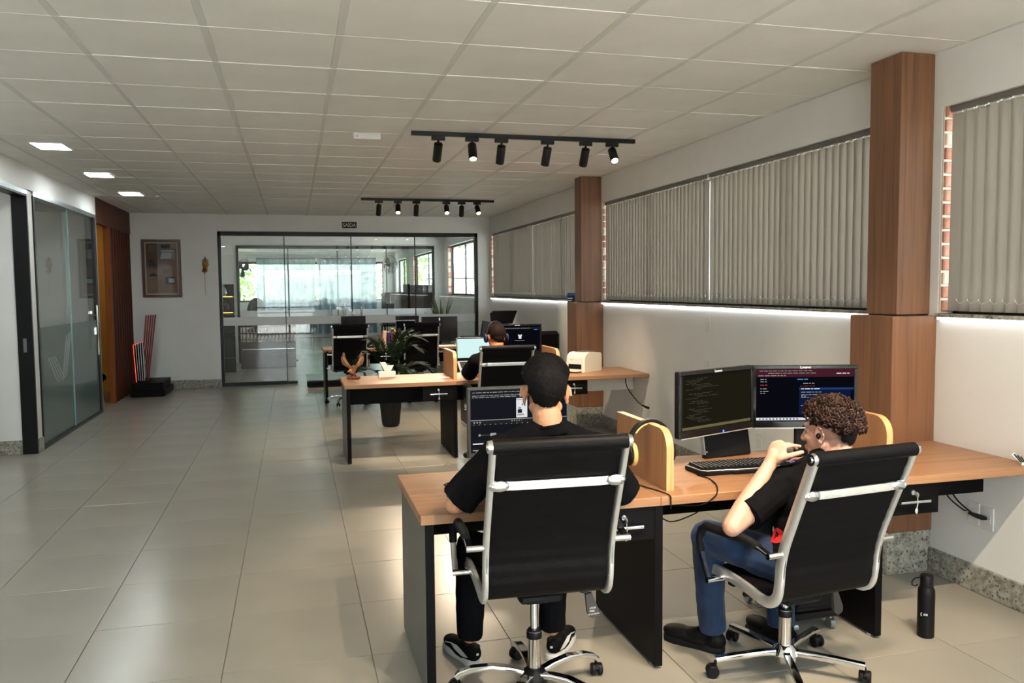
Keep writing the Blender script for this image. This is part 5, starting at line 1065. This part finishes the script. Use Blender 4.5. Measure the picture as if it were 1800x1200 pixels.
def hand(mb, wr, d, n, left, curl=(25, 25, 15), thumb_curl=20, scale=1.0, curls=None):
    wr = V3(*wr); d = V3(*d).normalized(); n = V3(*n); n = (n - d * n.dot(d)).normalized(); s = d.cross(n)
    if left: s = -s
    k = scale; R = Matrix((s, d, n)).transposed()
    mb.ell(tuple(wr + d * .047 * k), (.041 * k, .052 * k, .0165 * k), R, n=16, m=10); mb.cap(wr - d * .012, .026 * k, wr + d * .035 * k, .027 * k)
    mb.cap(wr + d * .02 * k + s * .024 * k + n * .006, .015 * k, wr + d * .055 * k + s * .030 * k + n * .008, .013 * k)
    for i, (off, ln, rr) in enumerate(((.031, .070, .0088), (.0105, .079, .0092), (-.0105, .073, .0088), (-.030, .057, .0078))):
        p = wr + d * (.083 - .004 * abs(i - 1.2)) * k + s * off * k; a = 0; cs = curls[i] if curls else curl
        mb.cap(p - d * .035 * k, .010 * k, p, rr * 1.08 * k)
        for j, fr in enumerate((.46, .30, .24)):
            a += radians(cs[j]); q = p + (d * cos(a) + n * sin(a) + s * .05 * (1.5 - i)).normalized() * ln * fr * k; mb.cap(p, rr * (1 - .08 * j) * k, q, rr * (.93 - .08 * j) * k); p = q
    p = wr + d * .028 * k + s * .030 * k; a = radians(thumb_curl)
    v1 = (d * .62 + s * .62 + n * .35).normalized(); q = p + v1 * .040 * k; mb.cap(p, .0135 * k, q, .0110 * k)
    v2 = (d * cos(a) * .8 + s * .25 + n * (.25 + sin(a))).normalized(); r_ = q + v2 * .030 * k; mb.cap(q, .0108 * k, r_, .0095 * k); v3 = (v2 + n * .2 + d * .15).normalized(); mb.cap(r_, .0095 * k, r_ + v3 * .022 * k, .0082 * k)
def torso(mb, J, o=0.0, fat=1.0):
    P, Cc, Nk = V3(*J['pelvis']), V3(*J['chest']), V3(*J['neck']); up = (Nk - P).normalized(); mid = P.lerp(Cc, .5)
    sd = (V3(*J['shR']) - V3(*J['shL'])).normalized(); fw = up.cross(sd).normalized(); up2 = sd.cross(fw); R = Matrix((sd, fw, up2)).transposed()
    mb.ell(tuple(P), (.172 * fat + o, .118 + o, .115 + o), R, n=22, m=12).ell(tuple(mid), (.150 * fat + o, .108 + o, .15 + o), R, n=22, m=12).ell(tuple(Cc), (.168 + o, .112 + o, .165 + o), R, n=22, m=12)
    a, b = V3(*J['shL']), V3(*J['shR']); m_ = (a + b) / 2
    mb.cap(a, .058 + o, m_ + up * .005, .072 + o).cap(b, .058 + o, m_ + up * .005, .072 + o)
    for q in (a, b): mb.cap(Nk + up * .005, .046 + o, q.lerp(Nk, .12), .050 + o); mb.cap(q, .062 + o, q.lerp(Cc, .45), .085 + o); mb.cap(Nk - up * .03, .06 + o, Cc, .11 + o)
def cloth(me, amp, sc, seed):
    nr = [v.normal.copy() for v in me.vertices]; out = []
    for v, nv in zip(me.vertices, nr):
        p = v.co * sc; f = mnoise.noise(Vector((p.x * 1.0 + seed, p.y, p.z * .7))) + .5 * mnoise.noise(Vector((p.x * 2.3, p.y * 2.3 + seed, p.z * 1.6)))
        out.extend(v.co + nv * (f * amp))
    me.vertices.foreach_set('co', out); me.update(); return me
def hair_ok(v, kind):
    if kind == 'curly': return v.z > (.46 if v.y > .55 else (.12 if v.y > .0 else (-.05 if v.y > -.35 else -.28)))
    return v.z > (.50 if v.y > .5 else (.25 if v.y > .15 else (.02 if v.y > -.3 else -.50)))
def hair_cap(Hm, root, lift, kind, voxel=.005):
    mb = MB(root @ Hm)
    mb.ell((0, -.018, .040), (.0785 + lift * .8, .0955 + lift, .090 + lift), n=26, m=16)
    mb.ell((0, -.062, .0), (.062, .046 + lift * .6, .072), n=18, m=12)
    me = remesh(mb, voxel, 4)
    inv = (root @ Hm).inverted(); import bmesh
    b = bmesh.new(); b.from_mesh(me); kill = []
    for v in b.verts:
        p = inv @ v.co
        lim = (.066 - .0 if p.y > .045 else (.020 if p.y > .0 else (-.002 if p.y > -.03 else -.058 + (p.x / .05) ** 2 * .024))) + .006 * sin(p.x * 160) * sin(p.y * 130)
        if p.z < lim or (abs(p.x) > .058 and -.030 < p.y < .05 and p.z < .030): kill.append(v)
        elif kind != 'curly' and p.z < .075 and abs(p.x) > .066:
            w_ = max(0.0, min(1.0, (.075 - p.z) / .05)); p.x = (abs(p.x) * (1 - w_) + .0735 * w_ * (1 if abs(p.x) > .0735 else abs(p.x) / .0735)) * (1 if p.x > 0 else -1); v.co = (root @ Hm) @ p
    bmesh.ops.delete(b, geom=kill, context='VERTS'); b.to_mesh(me); b.free(); me.polygons.foreach_set('use_smooth', [True] * len(me.polygons)); return me
def scalp_dirs(n, kind, rg):
    out = []
    while len(out) < n:
        v = V3(rg.gauss(0, 1), rg.gauss(0, 1), rg.gauss(0, 1)).normalized()
        if hair_ok(v, kind): out.append(v)
    return out
def strands(Hm, root, n, lift, seed):
    mb = MB(root @ Hm); rg = random.Random(seed)
    for v in scalp_dirs(n, 'short', rg):
        if abs(v.x) > .45 and v.z < .42: continue
        p = V3(0, -.016, .038) + V3(v.x * (.078 + lift * .8), v.y * (.095 + lift), v.z * (.090 + lift)) * .985
        dn = V3(v.x, v.y, v.z); fl = V3(.35 + .4 * rg.uniform(-1, 1), .55, -.5 + .2 * rg.uniform(-1, 1)); fl = (fl - dn * fl.dot(dn)).normalized(); ln = rg.uniform(.014, .026); sd = dn.cross(fl) * .0022
        q = p + fl * ln * .6 + dn * ln * .16; r_ = p + fl * ln * 1.2 + dn * ln * .08
        mb.add([p - sd, p + sd, q + sd * .8, r_, q - sd * .8], [(0, 1, 2, 4), (4, 2, 3)])
    return mb
def curls(Hm, root, n, seed):
    mb = MB(root @ Hm); rg = random.Random(seed)
    for v in scalp_dirs(n, 'curly', rg):
        p = V3(0, -.020, .040) + V3(v.x * .090, v.y * .110, v.z * .098); ax = (v * rg.uniform(.2, .8) + V3(rg.uniform(-.8, .8), rg.uniform(-.8, .8), rg.uniform(-.9, .3))).normalized(); a = ax.orthogonal().normalized(); b = ax.cross(a)
        R = rg.uniform(.006, .0125); ln = rg.uniform(.018, .034); tw = rg.uniform(1.2, 2.1); pts = []
        for k in range(13):
            t = k / 12; an = t * tw * 2 * pi + rg.random() * .1; pts.append(p + ax * ln * t + (a * cos(an) + b * sin(an)) * R * (1 - .35 * t) + v * .008 * sin(pi * t))
        mb.tube(pts, [.0030 + .0012 * sin(pi * k / 12) for k in range(13)], 5)
    return mb
def decal(me, rows, off, name, m, parent):
    bv = BVHTree.FromPolygons([v.co.copy() for v in me.vertices], [tuple(p.vertices) for p in me.polygons]); out = []
    for r in rows:
        o = []
        for p in r:
            c, nn, i, d = bv.find_nearest(Vector(p)); o.append(tuple(c + nn * off))
        out.append(o)
    return MB().sheet(out).build(name, m, parent, 80)
def shoe(name, parent, loc, rz, root, upper, solem, stripe=None, boot=False, pitch=0):
    xf = root @ Matrix.Translation(loc) @ Matrix.Rotation(rz, 4, 'Z') @ Matrix.Rotation(pitch, 4, 'X')
    mb = MB(xf); mb.cap((0, .0, .055), .034, (0, .07, .062), .036).cap((0, .07, .056), .037, (0, .165, .040), .034).ell((0, .19, .040), (.041, .062, .027)).cap((0, .012, .06), .033, (0, .010, .125 if boot else .085), .037 if boot else .034, flat1=True).ell((0, .10, .035), (.042, .12, .03))
    if boot: mb.ell((0, .0, .05), (.042, .05, .045)).ell((0, .17, .045), (.046, .085, .036))
    me = remesh(mb, .004, 5); me.materials.append(upper); sh_ = link(name, me, parent)
    pl = [(.0, -.045), (.028, -.036), (.036, -.005), (.034, .06), (.043, .14), (.044, .19), (.032, .235), (.0, .254), (-.032, .235), (-.042, .19), (-.040, .14), (-.033, .06), (-.036, -.005), (-.028, -.036)]
    MB(xf).rings([[(a * q, b * q + (1 - q) * .1, z) for a, b in pl] for z, q in ((0, .97), (.004, 1.0), (.022, 1.0), (.028, .95))]).build('sole', solem, sh_, 50)
    if stripe:
        for s_ in (-1, 1):
            rows = []
            for k in range(11):
                t = k / 10; y_ = -.005 + .20 * t; zc = .034 + .030 * sin(t * pi * .75); w_ = .004 + .009 * sin(pi * min(1, t * 1.2 + .12)); rows.append([xf @ V3(s_ * .06, y_, zc - w_), xf @ V3(s_ * .06, y_, zc), xf @ V3(s_ * .06, y_, zc + w_)])
            decal(me, rows, .0015, 'side_stripe', stripe, sh_)
        decal(me, [[xf @ V3(x_, -.08, z_) for x_ in (-.014, 0, .014)] for z_ in (.062, .072, .083)], .0015, 'heel_tab', stripe, sh_)
    return sh_
def person(lab, J, Hm, skin, vox=.004, shirt_m=None, pants_m=None, hair=None, hands=None, sleeve=.82, fat=1.0, sl_r=.068, wrinkle=.006, ankle=(.050, .047), seed=1, cuff=.0):
    loc = V3(J['pelvis'][0], J['pelvis'][1], 0); p = E('person', lab, 'person', loc); root = Matrix.Translation(-loc)
    mb = MB(root); torso(mb, J, -.006, fat); head_prims(mb, Hm)
    hb = Hm @ V3(0, -.042, -.075); mb.cap(V3(*J['neck']) - V3(0, 0, .01), .061, hb, .056).cap(V3(*J['neck']), .056, Hm @ V3(0, -.01, -.06), .05)
    for s in 'LR':
        sh_, el, wr = V3(*J['sh' + s]), V3(*J['el' + s]), V3(*J['wr' + s]); mb.cap(sh_, .050, el, .040); mb.cap(el, .041, el.lerp(wr, .3), .042).cap(el.lerp(wr, .28), .0425, wr, .026)
        hp_, kn, an = V3(*J['hip' + s]), V3(*J['kn' + s]), V3(*J['an' + s]); mb.cap(hp_, .08, kn, .054).cap(kn, .053, kn.lerp(an, .35), .052).cap(kn.lerp(an, .3), .053, an, .034)
        hd = hands[s]; hand(mb, tuple(wr), hd[0], hd[1], s == 'L', **hd[2])
    me = remesh(mb, vox, 5); me.materials.append(skin); link('body', me, p)
    sm_ = MB(root); torso(sm_, J, .014, fat); nk = V3(*J['neck'])
    for s in 'LR':
        sh_, el = V3(*J['sh' + s]), V3(*J['el' + s]); d = el - sh_; sm_.cap(sh_, .070, sh_ + d * sleeve, sl_r, flat1=True); sm_.cap(sh_ + d * .1, .066, sh_ + d * .55, sl_r * .98)
    cax = (Hm @ V3(0, -.035, -.08) - nk).normalized(); sm_.tube([nk - cax * .01, nk + cax * .022], [.085, .071], 24)
    me = remesh(sm_, vox * 1.25, 5); cloth(me, wrinkle, 11, seed); me.materials.append(shirt_m); so = link('shirt', me, p); p['_'] = 0; del p['_']
    cr = [nk + cax * .0235 + (Matrix.Rotation(0, 4, 'Z') @ (cax.orthogonal().normalized() * cos(t) + cax.cross(cax.orthogonal().normalized()) * sin(t))) * .0665 for t in [k * 2 * pi / 28 for k in range(28)]]
    MB(root).tube(cr, .007, 7, closed=True).build('collar', shirt_m, so)
    pm_ = MB(root); pm_.ell(J['pelvis'], (.180 * fat, .130, .105), n=22, m=12)
    for s in 'LR':
        hp_, kn, an = V3(*J['hip' + s]), V3(*J['kn' + s]), V3(*J['an' + s]); pm_.cap(hp_, .098, kn, .072).cap(kn, .071, kn.lerp(an, .4), .066); pm_.cap(kn.lerp(an, .35), .066, an + (an - kn).normalized() * cuff, ankle[0], flat1=True)
    me = remesh(pm_, vox * 1.25, 5); cloth(me, wrinkle * .9, 13, seed + 4); me.materials.append(pants_m); link('trousers', me, p)
    eye_w = mat('eye_white', (.45, .43, .41, 1), .3) if 'eye_white' not in M else M['eye_white']; eye_d = mat('eye_iris', (.03, .015, .008, 1), .15) if 'eye_iris' not in M else M['eye_iris']
    for s_ in (-1, 1):
        e_ = MB(root @ Hm).ell((s_ * .030, .0690, .006), (.0115, .0115, .0105), n=14, m=9).build('eye', eye_w, p); MB(root @ Hm).ell((s_ * .030, .0798, .006), (.0055, .003, .0055), n=10, m=6).build('iris', eye_d, e_)
        MB(root @ Hm).tube([(s_ * .014, .094, .024), (s_ * .03, .093, .030), (s_ * .048, .082, .026)], [.002, .0035, .0015], 6).build('eyebrow', hair_k, p)
    MB(root @ Hm).ell((0, .0985, -.0635), (.019, .006, .0022)).build('lips', mat('lip', S(150, 80, 70), .5) if 'lip' not in M else M['lip'], p)
    return p, root, so
def Rz(a): return Matrix.Rotation(a, 4, 'Z')
def Rx(a): return Matrix.Rotation(a, 4, 'X')
# ---- person one: black hair, seen from behind
J = dict(pelvis=(.925, 2.97, .575), chest=(.935, 2.99, .875), neck=(.945, 3.005, 1.075), shL=(.745, 3.00, 1.005), shR=(1.135, 2.985, .99), elL=(.585, 3.085, .80), wrL=(.80, 3.30, .785), elR=(1.285, 3.06, .79), wrR=(1.10, 3.30, .785),
         hipL=(.835, 2.98, .555), knL=(.705, 3.35, .535), anL=(.70, 3.40, .13), hipR=(1.015, 2.98, .555), knR=(1.08, 3.36, .53), anR=(1.065, 3.365, .135))
Hm = Matrix.Translation((.945, 3.055, 1.222)) @ Rz(radians(-13)) @ Rx(radians(-6))
hd = dict(curl=(18, 25, 18))
p1, root, so = person('person in black t-shirt with straight black hair seen from behind at front desk', J, Hm, skin_m, .0042, shirt_b, pants_b, None,
    dict(L=((.75, .65, -.02), (0, 0, -1), hd), R=((-.6, .8, -.02), (0, 0, -1), hd)), .93, 1.0, .076, .006, (.058, .05), 3)
cap_ = hair_cap(Hm, root, .026, 'short'); cap_.materials.append(hair_k); cap_ = cloth(cap_, .0034, 34, 2); ho = link('hair', cap_, p1)
strands(Hm, root, 2600, .027, 5).build('hair_strands', hair_k, ho, None)['kind'] = 'stuff'
white_s = mat('shoe_white', (.62, .61, .58, 1), .6); shoe_k = noisy('shoe_black', (.004, .004, .0045, 1), .2, 20, .8, spec=.1)
shoe('shoe', p1, (.715, 3.385, 0), radians(17), root, shoe_k, white_s, white_s); shoe('shoe', p1, (1.07, 3.36, 0), radians(-36), root, shoe_k, white_s, white_s)
# ---- person two: curly hair, profile
J = dict(pelvis=(2.03, 2.92, .505), chest=(2.09, 2.935, .725), neck=(2.155, 2.955, .885), shL=(1.955, 2.965, .81), shR=(2.31, 2.905, .80), elL=(1.672, 2.89, .672), wrL=(1.895, 2.975, .897), elR=(2.46, 3.06, .70), wrR=(2.415, 3.385, .782),
         hipL=(1.94, 2.93, .49), knL=(1.715, 3.17, .545), anL=(1.775, 3.235, .125), hipR=(2.12, 2.94, .49), knR=(2.10, 3.25, .535), anR=(2.10, 3.20, .125))
Hm = Matrix.Translation((2.176, 2.986, 1.010)) @ Rz(radians(32)) @ Rx(radians(-7)) @ Matrix.Rotation(radians(5), 4, 'Y')
ph = dict(curls=((58, 8, 6), (66, 16, 10), (80, 34, 20), (90, 50, 28)), thumb_curl=30, scale=1.1)
p2, root2, so2 = person('person with curly brown hair, black t-shirt and blue jeans, hand at mouth', J, Hm, skin_l, .0042, shirt_b, denim, None,
    dict(L=((.50, .04, .86), (.86, .2, -.5), ph), R=((-.25, .95, .05), (-.1, 0, -1), dict(curl=(12, 22, 18)))), .74, 1.0, .074, .006, (.060, .05), 9, .03)
cap_ = hair_cap(Hm, root2, .020, 'curly'); cap_.materials.append(hair_b2); ho = link('hair', cap_, p2)
curls(Hm, root2, 900, 4).build('hair_curls', hair_b, ho, 60)['kind'] = 'stuff'
boot_k = noisy('boot_black', (.004, .004, .0045, 1), .2, 20, .6, spec=.15); shoe('shoe', p2, (1.785, 3.225, 0), radians(38), root2, boot_k, rubber, None, True); shoe('shoe', p2, (2.115, 3.17, 0), radians(12), root2, boot_k, rubber, None, True)
me = so2.data
def gpatch(cx, cy, cz, w, h, a0=0, a1=360): return [[V3(cx + w * .45 * q * cos(t), cy - w * .9 * q * cos(t), cz + h * q * sin(t)) - V3(2.03, 2.92, 0) for t in [radians(a0 + (a1 - a0) * k / 20) for k in range(21)]] for q in (.12, .4, .7, 1)]
decal(me, gpatch(1.875, 2.915, .612, .034, .030), .0030, 'red_print', mat('print_red', S(176, 20, 28), .8), so2); decal(me, gpatch(1.875, 2.95, .625, .010, .016), .0036, 'white_print', mat('print_white', (.6, .6, .6, 1), .8), so2); decal(me, gpatch(1.875, 2.92, .612, .010, .010), .0042, 'dark_print', shirt_b, so2)
eb = E('earbud', 'black earbud in the left ear of the curly haired person', 'earbud', Hm @ V3(-.089, .004, -.012)); MB().ell((0, 0, 0), (.010, .012, .012), n=14, m=9).ell((-.004, -.006, -.002), (.008, .006, .010)).build('bud', black_g, eb); MB().ell((-.0105, -.004, 0), (.002, .004, .004)).build('touch_face', black_p, eb)
# ---- person three: headphones, middle desk
J = dict(pelvis=(1.85, 7.36, .56), chest=(1.835, 7.42, .84), neck=(1.825, 7.46, 1.04), shL=(1.635, 7.45, .95), shR=(2.015, 7.46, .95), elL=(1.575, 7.60, .80), wrL=(1.66, 7.83, .79), elR=(2.06, 7.62, .80), wrR=(1.95, 7.84, .79),
         hipL=(1.76, 7.42, .54), knL=(1.73, 7.82, .53), anL=(1.73, 7.80, .12), hipR=(1.94, 7.42, .54), knR=(1.98, 7.82, .53), anR=(1.98, 7.80, .12))
Hm = Matrix.Translation((1.838, 7.51, 1.165)) @ Rz(radians(8)) @ Rx(radians(-8))
p3, root3, so3 = person('person with cropped hair and headphones in black t-shirt at the middle desk', J, Hm, skin_d, .0075, shirt_b, pants_b, None, dict(L=((.3, .95, 0), (0, 0, -1), hd), R=((-.3, .95, 0), (0, 0, -1), hd)), .9, 1.0, .078, .006, (.058, .05), 6)
cap_ = hair_cap(Hm, root3, .008, 'crop', .006); cap_.materials.append(hair_r); link('hair', cap_, p3)
shoe('shoe', p3, (1.73, 7.79, 0), 0, root3, shoe_k, rubber); shoe('shoe', p3, (1.98, 7.79, 0), 0, root3, shoe_k, rubber)
hq = E('headphones', 'dark headphones with blue cup rims worn by the person at the middle desk', 'headphones', Hm.to_translation()); xf = Matrix.Translation(-Hm.to_translation()) @ Hm
MB(xf).tube([(.098 * cos(t), -.005, .0 + .150 * sin(t)) for t in [k * pi / 16 for k in range(17)]], .01, sq=(.026, .014)).build('headband', black_p, hq)
for s_ in (-1, 1):
    co = MB(xf).ell((s_ * .102, -.004, -.005), (.020, .036, .044), n=16, m=10).build('ear_cup', black_p, hq); MB(xf).tube([(s_ * .112, -.004 + .030 * cos(t), -.005 + .037 * sin(t)) for t in [k * pi / 10 for k in range(20)]], .0035, 6, closed=True).build('blue_rim', mat('rim_blue', S(40, 60, 150), .4) if 'rim_blue' not in M else M['rim_blue'], co)
